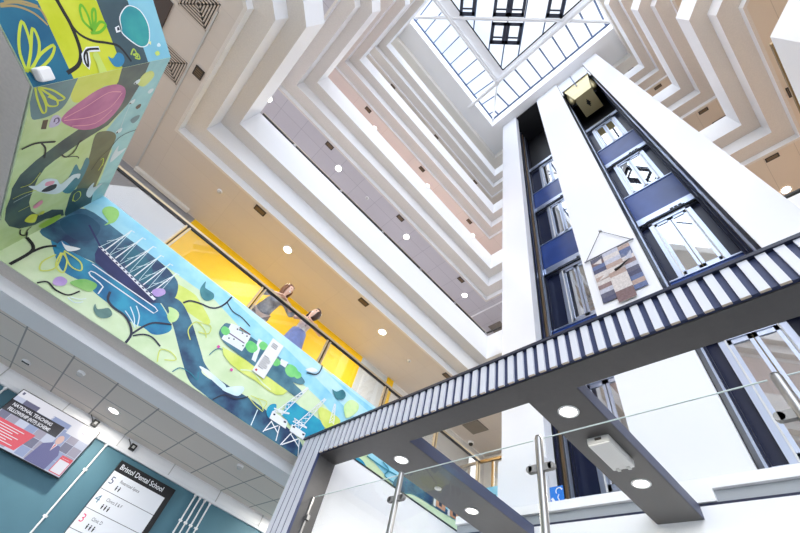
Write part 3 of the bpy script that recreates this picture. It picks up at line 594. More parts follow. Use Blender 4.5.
 ('B','c','black',0,[(3.29,3.486),(3.27,3.499),(3.3,3.525)]),
 ('B','c','black',0,[(3.75,3.484),(3.72,3.498),(3.76,3.525)]),
 ('B','l','foamb',0.008,[(3.3,3.51),(3.47,3.509),(3.7,3.53)]),
 ('B','l','black',0.02,[(3.84,3.838),(3.83,3.667),(3.88,3.556),(4.01,3.504),(4.12,3.401),(4.32,3.343)]),
 ('B','c','foamb',0,[(4.34,3.619),(4.19,3.596),(4.03,3.631),(4.16,3.669),(4.16,3.797),(4.28,3.704)]),
 ('B','c','foamb',0,[(4.9,3.446),(4.74,3.427),(4.66,3.489),(4.78,3.512),(4.79,3.652),(4.89,3.577),(5.02,3.541)]),
 ('B','c','foamb',0,[(4.08,2.559),(4.13,2.647),(4.08,2.732),(4.18,2.873),(4.32,2.952),(4.27,3.034),(4.24,3.088),(4.29,3.189),(4.39,3.192),(4.33,3.131),(4.49,3.027),(4.48,2.918),(4.3,2.723)]),
 ('B','c','black',0,[(4.29,2.731),(4.25,2.799),(4.28,2.896),(4.36,2.902),(4.36,2.822)]),
 ('B','c','pinkl',0,[(4.15,2.757),(4.2,2.855),(4.25,2.843),(4.22,2.761)]),
 ('B','c','pinkl',0,[(4.53,2.691),(4.48,2.769),(4.56,2.796),(4.6,2.725)]),
 ('B','l','black',0.04,[(3.44,2.389),(3.42,2.496),(3.46,2.613),(3.5,2.708)]),
 ('B','l','black',0.03,[(3.45,2.565),(3.55,2.622),(3.7,2.644)]),
 ('B','l','black',0.03,[(3.75,2.826),(3.83,2.902),(3.78,2.978),(3.65,2.999),(3.64,3.029)]),
 ('B','l','black',0.02,[(3.83,2.902),(3.89,3.03),(3.95,3.075)]),
 ('B','l','limeb',0.012,[(4.19,2.424),(4.18,2.537),(4.22,2.666)]),
 ('B','l','limeb',0.012,[(4.04,2.475),(4.05,2.583),(3.92,2.647)]),
 ('B','l','limeb',0.012,[(4.49,2.527),(4.48,2.649)]),
 ('B','l','foamb',0.01,[(4.26,2.443),(4.24,2.566),(4.24,2.657)]),
 ('B','c','limeb',0,[(4.77,2.636),(4.69,2.698),(4.82,2.848),(4.75,2.857),(4.77,2.792),(4.92,2.773)]),
 ('B','c','limeg',0,[(5.07,2.85),(5.03,2.964),(5.06,3.126),(5.17,3.125),(5.22,2.978)]),
 ('B','l','yells',0.02,[(4.87,3.241),(4.71,3.226),(4.7,3.29),(4.84,3.344),(4.91,3.293),(4.82,3.227)]),
 ('B','l','yells',0.02,[(4.18,3.423),(4.17,3.46),(4.32,3.497)]),
 ('B','l','yells',0.02,[(4.4,3.465),(4.26,3.491)]),
 ('B','l','black',0.03,[(4.92,2.616),(5.04,2.635),(5.13,2.707),(5.03,2.713),(4.98,2.75)]),
 ('B','l','black',0.03,[(5.08,2.722),(5.25,2.74),(5.44,2.833)]),
 ('D','p','blued',0,[(0.693,2.392),(0.506,2.692),(-0.016,2.695),(-0.035,2.684),(-0.032,2.348),(0.465,2.283)]),
 ('D','p','limed',0,[(0.831,2.688),(0.492,3.187),(-0.023,3.19),(-0.038,3.182),(-0.035,2.684),(-0.016,2.695),(0.506,2.692)]),
 ('D','p','slated',0,[(0.973,3.132),(0.483,3.51),(-0.017,3.501),(-0.037,3.49),(-0.038,3.182),(-0.023,3.19),(0.492,3.187)]),
 ('D','p','skyd',0,[(1.08,3.645),(0.474,3.852),(-0.022,3.884),(-0.037,3.49),(-0.017,3.501),(0.483,3.51)]),
 ('D','l','black',0.055,[(0.502,2.843),(0.427,2.856),(0.359,2.868),(0.239,2.866),(0.148,2.842),(0.082,2.778),(0.047,2.664)]),
 ('D','l','black',0.035,[(0.359,2.868),(0.286,2.907),(0.23,3.002),(0.2,3.136),(0.159,3.243),(0.035,3.311)]),
 ('D','l','black',0.06,[(0.502,2.843),(0.586,2.83)]),
 ('D','l','yells',0.035,[(0.101,2.374),(0.217,2.393),(0.314,2.443),(0.397,2.513),(0.32,2.51),(0.232,2.48),(0.152,2.418),(0.101,2.374)]),
 ('D','l','yells',0.035,[(0.106,2.384),(0.232,2.48),(0.352,2.562),(0.272,2.563),(0.179,2.501),(0.104,2.397)]),
 ('D','l','yells',0.035,[(0.097,2.401),(0.189,2.522),(0.237,2.66),(0.171,2.606),(0.115,2.494),(0.097,2.401)]),
 ('D','l','greens',0.03,[(0.387,2.987),(0.446,3.002),(0.471,3.034),(0.404,3.052),(0.31,3.037),(0.295,3.048),(0.354,2.995),(0.387,2.987)]),
 ('D','l','greens',0.03,[(0.295,3.048),(0.415,3.096),(0.44,3.139),(0.373,3.111),(0.321,3.063)]),
 ('D','l','greens',0.03,[(0.295,3.048),(0.351,3.138),(0.327,3.186),(0.283,3.101),(0.284,3.013)]),
 ('D','l','tan',0.02,[(0.497,2.425),(0.505,2.522),(0.485,2.607),(0.459,2.68),(0.392,2.694)]),
 ('D','l','tan',0.02,[(0.486,2.419),(0.483,2.522),(0.438,2.623),(0.362,2.684)]),
 ('D','l','tan',0.02,[(0.512,2.46),(0.509,2.579),(0.477,2.675)]),
 ('D','c','white',0,[(0.29,3.332),(0.374,3.355),(0.442,3.454),(0.45,3.535),(0.406,3.623),(0.305,3.664),(0.199,3.63),(0.135,3.565),(0.131,3.471),(0.182,3.388),(0.25,3.321)]),
 ('D','c','teald2',0,[(0.294,3.339),(0.373,3.367),(0.434,3.457),(0.443,3.531),(0.4,3.615),(0.302,3.651),(0.202,3.62),(0.142,3.559),(0.138,3.476),(0.189,3.398),(0.257,3.33)]),
 ('D','p','white',0,[(0.303,3.267),(0.314,3.317),(0.269,3.315),(0.263,3.262)]),
 ('D','p','dark',0,[(0.301,3.288),(0.304,3.312),(0.281,3.31),(0.277,3.282)]),
 ('D','c','blueb',0,[(0.106,3.084),(0.085,3.126),(0.121,3.195),(0.097,3.243),(0.05,3.236),(0.015,3.176),(0.03,3.107)]),
 ('D','l','limed2',0.018,[(0.086,3.33),(0.127,3.388),(0.06,3.401),(0.09,3.357)]),
 ('D','l','limed2',0.018,[(0.083,3.353),(0.083,3.414),(0.042,3.416),(0.057,3.363)]),
 ('D','l','white',0.055,[(0.169,3.032),(0.177,2.919),(0.142,2.862),(0.09,2.847),(0.056,2.856),(0.099,2.885),(0.168,2.909)]),
 ('D','l','black',0.03,[(0.17,3.027),(0.176,2.923),(0.141,2.869),(0.093,2.853),(0.063,2.86),(0.1,2.881),(0.161,2.904)]),
 ('D','c','limep',0,[(0.134,2.948),(0.15,2.996),(0.067,3.011),(-0.026,3.012),(-0.028,2.937),(0.068,2.95)]),
 ('D','c','skyd2',0,[(0.154,3.578),(0.166,3.624),(0.135,3.607)]),
 ('D','c','limep',0,[(0.065,3.624),(0.077,3.671),(0.049,3.685),(0.038,3.637)]),
 ('D','c','foam',0,[(0.127,3.684),(0.14,3.718),(0.113,3.732),(0.109,3.688)]),
]

def catmull(pts, closed):
    n = len(pts); out = []
    rng = range(n) if closed else range(n - 1)
    for i in rng:
        p = [pts[(i + k) % n] if closed else pts[max(0, min(n - 1, i + k))] for k in (-1, 0, 1, 2)]
        for t in (0, .25, .5, .75):
            out.append(tuple(.5 * (2 * p[1][d] + (p[2][d] - p[0][d]) * t + (2 * p[0][d] - 5 * p[1][d] + 4 * p[2][d] - p[3][d]) * t * t + (3 * p[1][d] - p[0][d] - 3 * p[2][d] + p[3][d]) * t ** 3) for d in (0, 1)))
    if not closed: out.append(tuple(pts[-1]))
    return out
def clip(poly, x0, x1, y0, y1):
    for ax, lim, sg in ((0, x0, 1), (0, x1, -1), (1, y0, 1), (1, y1, -1)):
        out = []
        for i in range(len(poly)):
            a, b = poly[i - 1], poly[i]; ia, ib = sg * (a[ax] - lim) >= 0, sg * (b[ax] - lim) >= 0
            if ia != ib:
                t = (lim - a[ax]) / (b[ax] - a[ax]); out.append(tuple(a[d] + (b[d] - a[d]) * t for d in (0, 1)))
            if ib: out.append(b)
        poly = out
        if len(poly) < 3: return []
    return poly
MZ0, MZ1 = 2.364, 3.82
FACES = {'A': (-1.84, 6.48, lambda s, z, e: (s, 5.2 - e, z)), 'B': (2.73, 5.2, lambda s, z, e: (-1.84 + e, s, z)),
         'D': (0.0, 5.5, lambda s, z, e: (-1.84 - s * r2 + e * r2, 2.73 - s * r2 - e * r2, z)), 'E': (4.10, 5.2, lambda s, z, e: (6.48 - e, s, z))}
mur = MB()
sweep(mur, VL, [(0, -.666), (0, .79), (.012, .79), (.012, -.666)], 3.03, PC['baseA'])
cnt = {k: 2 for k in FACES}
def paint(face, poly, col):
    s0, s1, fn = FACES[face]; poly = clip(poly, s0 + .001, s1 - .001, MZ0, MZ1)
    if len(poly) < 3: return
    cnt[face] += 1; e = cnt[face] * .00012
    mur.add([fn(s, z, e) for s, z in poly], [tuple(range(len(poly)))], PC[col])
paint('B', [(2.6, 2.3), (5.3, 2.3), (5.3, 3.9), (2.6, 3.9)], 'baseB'); paint('E', [(4, 2.3), (5.3, 2.3), (5.3, 3.9), (4, 3.9)], 'sky')
paint('A', [(2.4, 3.27), (6.6, 3.2), (6.6, 3.9), (2.4, 3.9)], 'skyl')
for face, typ, col, w, pts in PAINT:
    if face == 'B' and col in ('limeb', 'slateb', 'darkb', 'tealb') and typ != 'l': pts = [(s - .12, z) if s < 2.84 else (s, z) for s, z in pts]
    if face == 'D': pts = [(s - .15, z) if s < .12 and typ == 'p' else (s, z) for s, z in pts]
    if typ == 'c' and len(pts) > 3: paint(face, catmull(pts, True), col)
    elif typ in 'pc': paint(face, pts, col)
    else:
        if len(pts) > 2 and col != 'white': pts = catmull(pts, False)
        L, R = [], []
        for i, p in enumerate(pts):
            a, b = Vector(pts[max(0, i - 1)]), Vector(pts[min(len(pts) - 1, i + 1)]); d = b - a
            if d.length < 1e-6: d = Vector((1, 0))
            d.normalize(); nrm = Vector((-d.y, d.x)) * (w * (.27 if col in ('dark', 'black', 'yells', 'limes') else .34)); L.append((p[0] + nrm.x, p[1] + nrm.y)); R.append((p[0] - nrm.x, p[1] - nrm.y))
        cnt[face] += 1
        s0, s1, fn = FACES[face]; e = cnt[face] * .00012
        for i in range(len(pts) - 1):
            q = clip([L[i], L[i + 1], R[i + 1], R[i]], s0, s1, MZ0, MZ1)
            if len(q) > 2: mur.add([fn(s, z, e) for s, z in q], [tuple(range(len(q)))], PC[col])
for k in range(5):
    s = 4.35 + k * .17; paint('E', [(s + .05 * math.cos(a), 3.62 + .05 * math.sin(a)) for a in [i * PI / 6 for i in range(12)]], 'dark'); paint('E', [(s + .03 * math.cos(a), 3.62 + .03 * math.sin(a)) for a in [i * PI / 6 for i in range(12)]], 'sky')
mur.build('mural', label='long painted mural of ship, balloons and leaves wrapping the first floor balcony front', cat='mural')
mb = MB(); mb.box(1.20, 1.415, 5.165, 5.172, 3.0, 3.64, WPLASTIC)
INK = mat('grey_ink', (70, 72, 78), .7)
for k in range(7): mb.box(1.235, 1.235 + (.13 if k % 3 else .09), 5.1635, 5.165, 3.30 - k * .032, 3.312 - k * .032, INK)
for k in range(3): mb.box(1.24, 1.34, 5.1635, 5.165, 3.56 - k * .03, 3.572 - k * .03, INK)
mb.box(1.23, 1.26, 5.1635, 5.165, 3.03, 3.06, mat('red_mark', (200, 60, 50), .6))
mb.build('information_plaque', label='narrow white upright information plaque with grey lines of text on the mural', cat='plaque')
# wireless box on the mural corner
t = thing('wireless_access_point', (-1.80, 2.64, 2.37), 'small white rounded box fixed at the outer corner low on the mural', 'box')
MB().obox((-1.865, 2.645, 2.45), (1, 1, 0), (1, -1, 0), (0, 0, 1), .046, .03, .055, WPLASTIC).build('cover', t, bevel=.015)
MB().obox((-1.875, 2.655, 2.45), (1, 1, 0), (1, -1, 0), (0, 0, 1), .036, .035, .045, GPLASTIC).build('back_plate', t)

# ------------------------------------------------------------------ balustrades
t = thing('balustrade', (2.3, 5.24, 3.79), 'brass handrail on paired posts with glass panes above the mural', 'balustrade')
SATIN = mat('satin_bronze', (196, 178, 148), .45, .5)
rail = [(-2.60, 5.22, 4.37), (6.46, 5.22, 4.37)]
MB().bar((-2.6, 5.225, 4.352), (6.46, 5.225, 4.352), .035, .03, BLACK).bar((-2.6, 5.225, 4.386), (6.46, 5.225, 4.386), .05, .038, SATIN).build('handrail', t)
MB().bar((6.46, 5.22, 4.37), (6.50, 4.12, 4.37), .05, .05, BRASS).build('handrail', t)
px = [-.86, .63, 2.10, 3.58, 5.05, 6.40]
for x in px:
    mb = MB()
    for dx in (-.032, .032): mb.box(x + dx - .013, x + dx + .013, 5.21, 5.25, 3.822, 4.345, SATIN)
    mb.box(x - .010, x + .010, 5.225, 5.235, 3.822, 4.35, BLACK); mb.build('post', t)
MB().box(6.475, 6.515, 4.9, 4.94, 3.822, 4.35, BRASS).build('post', t)
gx = [-2.5] + px
for a, b in zip(gx[:-1], gx[1:]): MB().box(a + .03, b - .03, 5.222, 5.232, 3.825, 4.36, BGLASS).build('glass_pane', t)
MB().box(6.49, 6.50, 4.12, 4.88, 3.825, 4.36, BGLASS).build('glass_pane', t)
t = thing('handrail', (2.3, 5.24, 8.08), 'dark brass edged handrail on small brackets above the white second floor edge on the left', 'handrail')
MB().bar((-1.80, 5.215, 8.185), (6.43, 5.215, 8.185), .035, .035, BLACK).bar((-1.80, 5.22, 8.213), (6.43, 5.22, 8.215), .04, .025, SATIN).bar((6.43, 5.215, 8.19), (6.46, 4.12, 8.19), .035, .035, BLACK).build('rail', t)
for x in (-.85, .63, 2.1, 3.56, 5.0, 6.40): MB().box(x - .03, x + .03, 5.19, 5.25, 8.10, 8.19, STEEL).lathe([(0, 0), (.03, 0), (.03, .012), (0, .012)], (x, 5.2, 8.15), STEEL, 12, (0, -1, 0)).build('bracket', t)
MB().box(-1.75, 6.40, 5.225, 5.232, 8.11, 8.175, BGLASS).build('glass_strip', t)
t = thing('handrail', (6.5, -2.0, 8.08), 'dark handrail on the second floor edge right of the lift tower', 'handrail')
MB().bar((6.50, -2.52, 8.2), (6.50, -1.62, 8.2), .06, .05, BLACK).bar((3.6, -2.56, 8.2), (6.50, -2.52, 8.2), .06, .05, BRASS).build('rail', t)
for y in (-1.8, -2.3): MB().box(6.49, 6.52, y - .02, y + .02, 8.09, 8.2, STEEL).build('bracket', t)

# ------------------------------------------------------------------ ceiling fittings
def lamp_light(parent, x, y, z, e, r=.08):
    l = bpy.data.lights.new('lamp_light', 'AREA'); l.shape = 'DISK'; l.size = r * 2; l.energy = e; l.color = (1, .94, .85)
    o = bpy.data.objects.new('lamp_light', l); COL.objects.link(o); o.parent = parent; o.matrix_parent_inverse = Matrix.Translation(-Vector(parent.location)); o.location = (x, y, z)
def make_downlight(x, y, z, r, label, group, e, cat='light'):
    t = thing('downlight', (x, y, z), label, cat, group)
    MB().lathe([(r * .82, 0), (r * .82, -.006), (r, -.010), (r * 1.08, -.004), (r * 1.08, .0)], (x, y, z), WPLASTIC, 28).build('rim', t)
    MB().lathe([(0, -.004), (r * .82, -.004)], (x, y, z), LAMP, 28).build('lens', t)
    lamp_light(t, x, y, z - .02, e, r * .8)
    return t
where = {1: 'tan first floor ceiling', 2: 'lavender second floor ceiling', 3: 'pink-tinted third floor ceiling'}
for lev, xs in ((1, (.64, 3.75)), (2, (-2.48, .28, 3.41, 6.52)), (3, (.29, 3.47, 6.55))):
    z = F2 - .68 + DZ * (lev - 1) ; E = 24
    names = {1: ['above the two women', 'right of the two women'], 2: ['nearest the stepped corner, leftmost', 'second from the left', 'third from the left', 'rightmost, nearest the lift tower'], 3: ['leftmost', 'in the middle', 'rightmost, near the lift tower']}[lev]
    for x, nm in zip(xs, names):
        make_downlight(x, 6.35, z, .11, 'round glowing downlight in the %s, %s' % (where[lev], nm), 'downlights on the left balconies', E)
make_downlight(8.35, -2.50, 10.785, .11, 'round glowing downlight in the beige ceiling right of the lift tower', 'downlights on the right balcony', 30)
make_downlight(.216, 6.81, 2.232, .085, 'round glowing downlight in the grey tiled ceiling above the wall screen', 'downlights in the ground floor ceiling', 16)
for gx_, gn in ((-2.7, 'just outside the left edge of the picture'), (-5.6, 'far left, outside the picture'), (3.7, 'behind the slatted portal'), (6.6, 'behind the white screen wall')): make_downlight(gx_, 6.81, 2.232, .085, 'added fill downlight in the grey tiled ceiling, ' + gn, 'downlights in the ground floor ceiling', 20)  # unseen extra lamps, added to brighten the ground floor ceiling
def make_vent(x, y, z, ax, lx, ly, label, group, mt=BRONZE):
    t = thing('ceiling_vent', (x, y, z), label, 'vent', group)
    hx, hy = (lx / 2, ly / 2) if ax == 'x' else (ly / 2, lx / 2)
    w = .02
    MB().box(x - hx, x + hx, y - hy, y - hy + w, z - .012, z, DGREY).box(x - hx, x + hx, y + hy - w, y + hy, z - .012, z, DGREY).box(x - hx, x - hx + w, y - hy, y + hy, z - .012, z, DGREY).box(x + hx - w, x + hx, y - hy, y + hy, z - .012, z, DGREY).build('frame', t)
    mb = MB(); mb.box(x - hx, x + hx, y - hy, y + hy, z - .003, z + .002, DGREY)
    k = 5
    for i in range(k):
        if ax == 'x': yy = y - hy + (i + .5) * 2 * hy / k; mb.box(x - hx * .8, x + hx * .8, yy - .010, yy + .010, z - .009, z - .003, mt)
        else: xx = x - hx + (i + .5) * 2 * hx / k; mb.box(xx - .010, xx + .010, y - hy * .8, y + hy * .8, z - .009, z - .003, mt)
    mb.build('slats', t)
    return t
zc = {1: 6.57, 2: 10.79, 3: 15.01, 4: 19.23}
fl = {1: 'first', 2: 'second', 3: 'third', 4: 'fourth'}
for lev in (1, 2, 3, 4):
    for x, nm in ((-.37, 'left'), (2.77, 'middle'), (5.89, 'right')):
        make_vent(x, 6.01, zc[lev], 'x', .27, .14, 'small dark vent in the %s floor ceiling on the left side, %s of three' % (fl[lev], nm), 'vents on the left balcony ceilings')
for lev, y, nm in ((2, -2.55, 'second floor ceiling, lowest of the four'), (3, -2.60, 'third floor ceiling'), (4, -2.45, 'fourth floor ceiling'), (5, -2.42, 'topmost ceiling, highest of the four')):
    make_vent(7.30, y, zc[lev] if lev < 5 else 23.38, 'y', .27, .12, 'bronze vent right of the lift tower in the ' + nm, 'vents right of the lift tower')
make_vent(5.97, -3.35, zc[2], 'x', .26, .20, 'square bronze vent in the beige ceiling at the right edge of the picture', 'vents on the right balcony ceilings')
make_vent(7.90, -2.88, zc[3], 'y', .50, .10, 'long slotted vent by the white balcony corner on the right', 'vents on the right balcony ceilings', WPLASTIC)
def diffuser(cx, cy, z, h, label):
    t = thing('square_diffuser', (cx, cy, z), label, 'vent', 'square louvred diffusers by the mural')
    MB().box(cx - h, cx + h, cy - h, cy + h, z - .004, z + .002, DGREY).build('back_plate', t)
    for i in range(6):
        a = h - i * h / 6.2; w = .024; zz = z - .008 - i * .002; mb = MB()
        for (x0, x1, y0, y1) in ((cx - a, cx + a, cy - a, cy - a + w), (cx - a, cx + a, cy + a - w, cy + a), (cx - a, cx - a + w, cy - a, cy + a), (cx + a - w, cx + a, cy - a, cy + a)): mb.box(x0, x1, y0, y1, zz - .004, zz + .002, mat('taupe_louvre', (196, 184, 172), .6))
        mb.build('louvre', t)
diffuser(-3.13, 3.55, 6.57, .27, 'square louvred ceiling diffuser at the top edge of the picture')
diffuser(-3.15, 4.80, 6.57, .26, 'square louvred ceiling diffuser half hidden by the mural corner')
make_vent(-2.67, 4.52, 6.57, 'x', .17, .20, 'small square bronze grille beside the louvred diffusers', 'grilles by the mural')
MB().box(-4.2, -3.46, 3.88, 4.45, 6.535, 6.57, mat('dark_panel', (82, 72, 68), .7)).build('ceiling_panel', label='dark brown ceiling panel behind the top corner of the mural', cat='panel')
MB().box(7.82, 8.34, 6.5, 7.06, 6.545, 6.57, mat('return_grille', (130, 122, 112), .7, noise=.25, nscale=90)).build('return_grille', label='square grey grille in the first floor ceiling left of the lift tower', cat='vent')
MB().box(8.22, 8.75, 6.05, 6.58, 10.765, 10.79, mat('return_grille', (130, 122, 112))).build('return_grille', label='square grey grille in the second floor ceiling left of the lift tower', cat='vent')
def detector(x, y, z, r, label, cat='smoke detector', group='smoke detectors'):
    t = thing('smoke_detector', (x, y, z), label, cat, group)
    MB().lathe([(r, 0), (r, -.02), (r * .8, -.03)], (x, y, z), WPLASTIC, 20).build('base', t)
    MB().lathe([(r * .8, -.03), (r * .62, -.055), (0, -.06)], (x, y, z), GPLASTIC, 20).build('sensor_head', t)
detector(-1.23, 6.36, 6.57, .06, 'small white smoke detector in the tan ceiling left of the yellow wall')
detector(1.56, 6.37, 10.79, .06, 'small white smoke detector in the lavender ceiling')
detector(4.9, 6.5, 6.57, .05, 'small white smoke detector in the tan ceiling above the slatted beam')
detector(-.42, 6.24, 2.232, .05, 'small white smoke detector in the grey tiled ceiling near the screen')
detector(2.05, 6.1, 2.232, .05, 'small white smoke detector in the grey tiled ceiling near the slatted post')
t = thing('sensor', (-1.04, 6.9, 2.232), 'white occupancy sensor in the tiled ceiling left above the screen', 'sensor')
MB().lathe([(.06, 0), (.06, -.015), (0, -.02)], (-1.04, 6.9, 2.232), WPLASTIC, 20).build('base', t)
MB().box(-1.09, -.99, 6.89, 6.91, 2.205, 2.215, BLACK).build('lens', t)
t = thing('security_camera', (8.66, 7.40, 6.57), 'white dome camera with dark lens in the corner of the first floor ceiling', 'camera')
MB().lathe([(.09, 0), (.09, -.05), (.07, -.06)], (8.66, 7.40, 6.57), WPLASTIC, 20).build('base', t)
MB().lathe([(.07, -.06), (.06, -.10), (.03, -.125), (0, -.13)], (8.66, 7.40, 6.57), BLACK, 20).build('dome', t)

# ------------------------------------------------------------------ teal wall: screen, directory sign, pipes, brackets
UX, UZ = (1, 0, 0), (0, 0, 1)
t = thing('wall_screen', (-.275, 7.36, 1.40), 'large flat screen showing a teaching fellowship slide on the teal wall', 'screen')
MB().box(-.86, .305, 7.365, 7.42, 1.405, 2.085, BLACK).build('bezel', t, bevel=.006)
MB().box(-.5, .0, 7.42, 7.5, 1.6, 1.95, BLACK).build('wall_mount', t)
def emis(n, c, e=.48):
    m_ = mat(n, c, .25, emit=e); m_.node_tree.nodes['Principled BSDF'].inputs['Base Color'].default_value = (.01, .01, .012, 1)
    return m_
sw = emis('screen_white', (240, 240, 250)); sb = emis('screen_black', (70, 66, 76), .15); sr = emis('screen_red', (232, 66, 84)); s1 = emis('screen_blue', (150, 165, 205)); s2 = emis('screen_grey', (165, 160, 180)); s3 = emis('screen_slate', (112, 112, 140)); s4 = emis('screen_pale', (205, 212, 235)); sk = emis('screen_skin', (232, 190, 180)); ssuit = emis('screen_suit', (92, 92, 150))
yf = 7.363
mb = MB()
def scr(x0, x1, z0, z1, m_, k=0): mb.box(x0, x1, yf - .0006 * k, yf + .001, z0, z1, m_)
scr(-.848, .293, 1.418, 2.073, s4)
for i in range(9):
    for j in range(4):
        scr(-.84 + i * .125, -.84 + i * .125 + .12, 1.43 + j * .12, 1.43 + j * .12 + .115, [s1, s2, s4, s3, s4, s1, s2][(i * 3 + j * 5) % 7], 1)
scr(-.848, .293, 1.985, 2.073, sw, 2); scr(-.72, -.52, 1.925, 1.99, s3, 2); scr(-.52, -.30, 1.93, 1.985, sw, 2); scr(-.05, .293, 1.88, 1.985, sw, 2); scr(-.32, -.06, 1.92, 1.985, s1, 2)
scr(-.848, -.10, 1.775, 1.925, sb, 3)
mb.add([(-.848, yf - .0018, 1.69), (-.30, yf - .0018, 1.69), (-.36, yf - .0018, 1.45), (-.848, yf - .0018, 1.44)], [(0, 1, 2, 3)], sr)
text_into(mb, 'NATIONAL TEACHING', .056, (-.80, yf - .003, 1.862), UX, UZ, sw, bold=.0015, squash=.95)
text_into(mb, 'FELLOWSHIP (NTF) SCHEME', .056, (-.80, yf - .003, 1.797), UX, UZ, sw, bold=.0015, squash=.82)
for k in range(7): mb.box(-.82, -.42 - (k % 3) * .05, yf - .0026, yf - .0018, 1.645 - k * .028, 1.653 - k * .028, sw)
# standing presenter on the slide
mb.add([(-.20, yf - .003, 1.42), (-.17, yf - .003, 1.66), (-.08, yf - .003, 1.72), (.03, yf - .003, 1.71), (.09, yf - .003, 1.62), (.08, yf - .003, 1.42)], [(0, 1, 2, 3, 4, 5)], ssuit)
mb.add([(-.035 + .042 * math.cos(a), yf - .0036, 1.775 + .058 * math.sin(a)) for a in [i * PI / 9 for i in range(18)]], [tuple(range(18))], sk)
mb.add([(-.06, yf - .0036, 1.715), (-.01, yf - .0036, 1.715), (-.035, yf - .0036, 1.62)], [(0, 1, 2)], sw); mb.add([(-.045, yf - .0042, 1.71), (-.025, yf - .0042, 1.71), (-.035, yf - .0042, 1.63)], [(0, 1, 2)], sr)
scr(.13, .285, 1.43, 1.645, sr, 4); scr(.14, .275, 1.44, 1.595, sw, 5)
text_into(mb, 'Find out more', .016, (.15, yf - .0036, 1.613), UX, UZ, sw)
scr(-.82, -.79, 2.02, 2.055, s3, 3); scr(.12, .16, 1.955, 1.975, s2, 3); scr(.2, .27, 1.955, 1.975, s2, 3)
mb.build('slide', t)
t = thing('directory_sign', (1.28, 7.45, .45), 'tall black and white floor directory sign on the teal wall', 'sign')
MB().box(.812, 1.755, 7.452, 7.50, .45, 1.945, BLACK).build('board', t)
DW = mat('sign_white', (232, 235, 240), .5)
mb = MB().box(.818, 1.672, 7.446, 7.4525, .45, 1.79, DW)
for z_ in (1.54, 1.288, 1.036, .784): mb.box(.818, 1.672, 7.4445, 7.446, z_, z_ + .006, BLACK)
for z_, num, c_, txt, n_ in ((1.66, '5', (60, 75, 110), 'Restricted Space', 2), (1.41, '4', (90, 130, 150), 'Clinics E & F', 3), (1.16, '3', (226, 90, 120), 'Clinic D', 3), (.908, '2', (120, 170, 80), 'Clinics A & B', 3)):
    text_into(mb, num, .14, (.845, 7.4445, z_ - .03), UX, UZ, mat('numeral_' + num, c_, .6)); text_into(mb, txt, .058, (.985, 7.4445, z_ + .03), UX, UZ, INK, squash=.8)
    for k in range(n_):
        xx = .985 + k * .045
        mb.lathe([(0, 0), (.009, 0)], (xx + .010, 7.4435, z_ - .018), BLACK, 10, (0, -1, 0)); mb.add([(xx - .002, 7.4435, z_ - .03), (xx + .022, 7.4435, z_ - .03), (xx + .016, 7.4435, z_ - .072), (xx + .004, 7.4435, z_ - .072)], [(0, 1, 2, 3)], BLACK)
mb.build('listing_panel', t)
mb = MB(); text_into(mb, 'Bristol Dental School', .098, (.855, 7.4505, 1.838), UX, UZ, DW, bold=.0012, squash=.86); mb.build('heading', t)
def conduit(x, label, zt=2.03):
    t = thing('conduit', (x, 7.48, -.95), label, 'pipe', 'white conduits on the teal wall')
    MB().tube([(x, 7.478, -.98), (x, 7.478, zt)], .0125, WPLASTIC, 10).tube([(x, 7.478, zt - .03), (x, 7.478, zt)], .022, WPLASTIC, 10).build('pipe', t)
    for z_ in (1.65, 1.04, .4, -.3): MB().box(x - .028, x + .028, 7.47, 7.5, z_ - .012, z_ + .012, WPLASTIC).build('clip', t)
conduit(.492, 'single white conduit pipe between the screen and the directory sign')
conduit(-1.03, 'white conduit pipe at the far left edge beside the screen')
for x, nm in ((2.08, 'leftmost'), (2.17, 'second'), (2.265, 'third'), (2.365, 'rightmost')): conduit(x, 'white conduit pipe right of the directory sign, %s of the four' % nm)
def bracket(x, z, label):
    t = thing('wall_bracket', (x, 7.40, z - .05), label, 'bracket', 'black brackets on the white box')
    MB().box(x - .035, x + .055, 7.37, 7.43, z - .045, z + .045, BLACK).build('body', t, bevel=.008)
    MB().box(x - .008, x + .028, 7.36, 7.372, z - .018, z + .018, GPLASTIC).build('lens', t)
    MB().tube([(x - .03, 7.4, z), (x - .07, 7.37, z + .03), (x - .12, 7.36, z + .06)], .006, BLACK, 8).build('arm', t)
bracket(.15, 2.16, 'black bracket on the white box at the top right corner of the screen'); bracket(.80, 2.135, 'black bracket on the white box above the directory sign')

# ------------------------------------------------------------------ slatted portal with soffit beams
PX0, PX1, PZ0, PZ1 = 2.40, 2.70, 2.272, 2.575
t = thing('slatted_portal', (2.5, 4.86, -1.0), 'grey portal frame clad in upright white slats in front of the lift tower', 'portal')
MB().box(PX0 + .03, PX1, -2.3, 5.12, PZ0, PZ1, CHAR).build('beam', t)
MB().box(PX0, PX0 + .03, -2.3, 5.12, PZ0 + .012, PZ1, mat('navy_backing', (46, 56, 92), .5)).build('backing', t)
MB().box(PX0 + .03, PX1, 4.60, 5.12, -1.0, PZ0, CHAR).build('post', t)
MB().box(PX0 + .03, PX1, -2.3, -1.8, -1.0, PZ0, CHAR).build('post', t)
MB().box(PX0 - .035, PX1 + .01, -2.3, 5.13, PZ1, PZ1 + .03, mat('blue_black_capping', (30, 36, 56), .4)).build('capping', t)
def fin(y):
    mb = MB(); mb.box(PX0 - .02, PX0, y - .029, y + .029, PZ0, PZ1, FIN); mb.box(PX0 - .0198, PX0 + .001, y - .0288, y + .0288, PZ0 - .0012, PZ0, FINE); mb.build('fin', t)
y = 4.53
while y > -2.25: fin(y); y -= .1035
for k in range(4):
    yy = 4.665 + k * .131
    MB().box(PX0 - .008, PX0 + .003, yy - .050, yy + .050, -1.0, PZ1, FIN).build('fin', t)
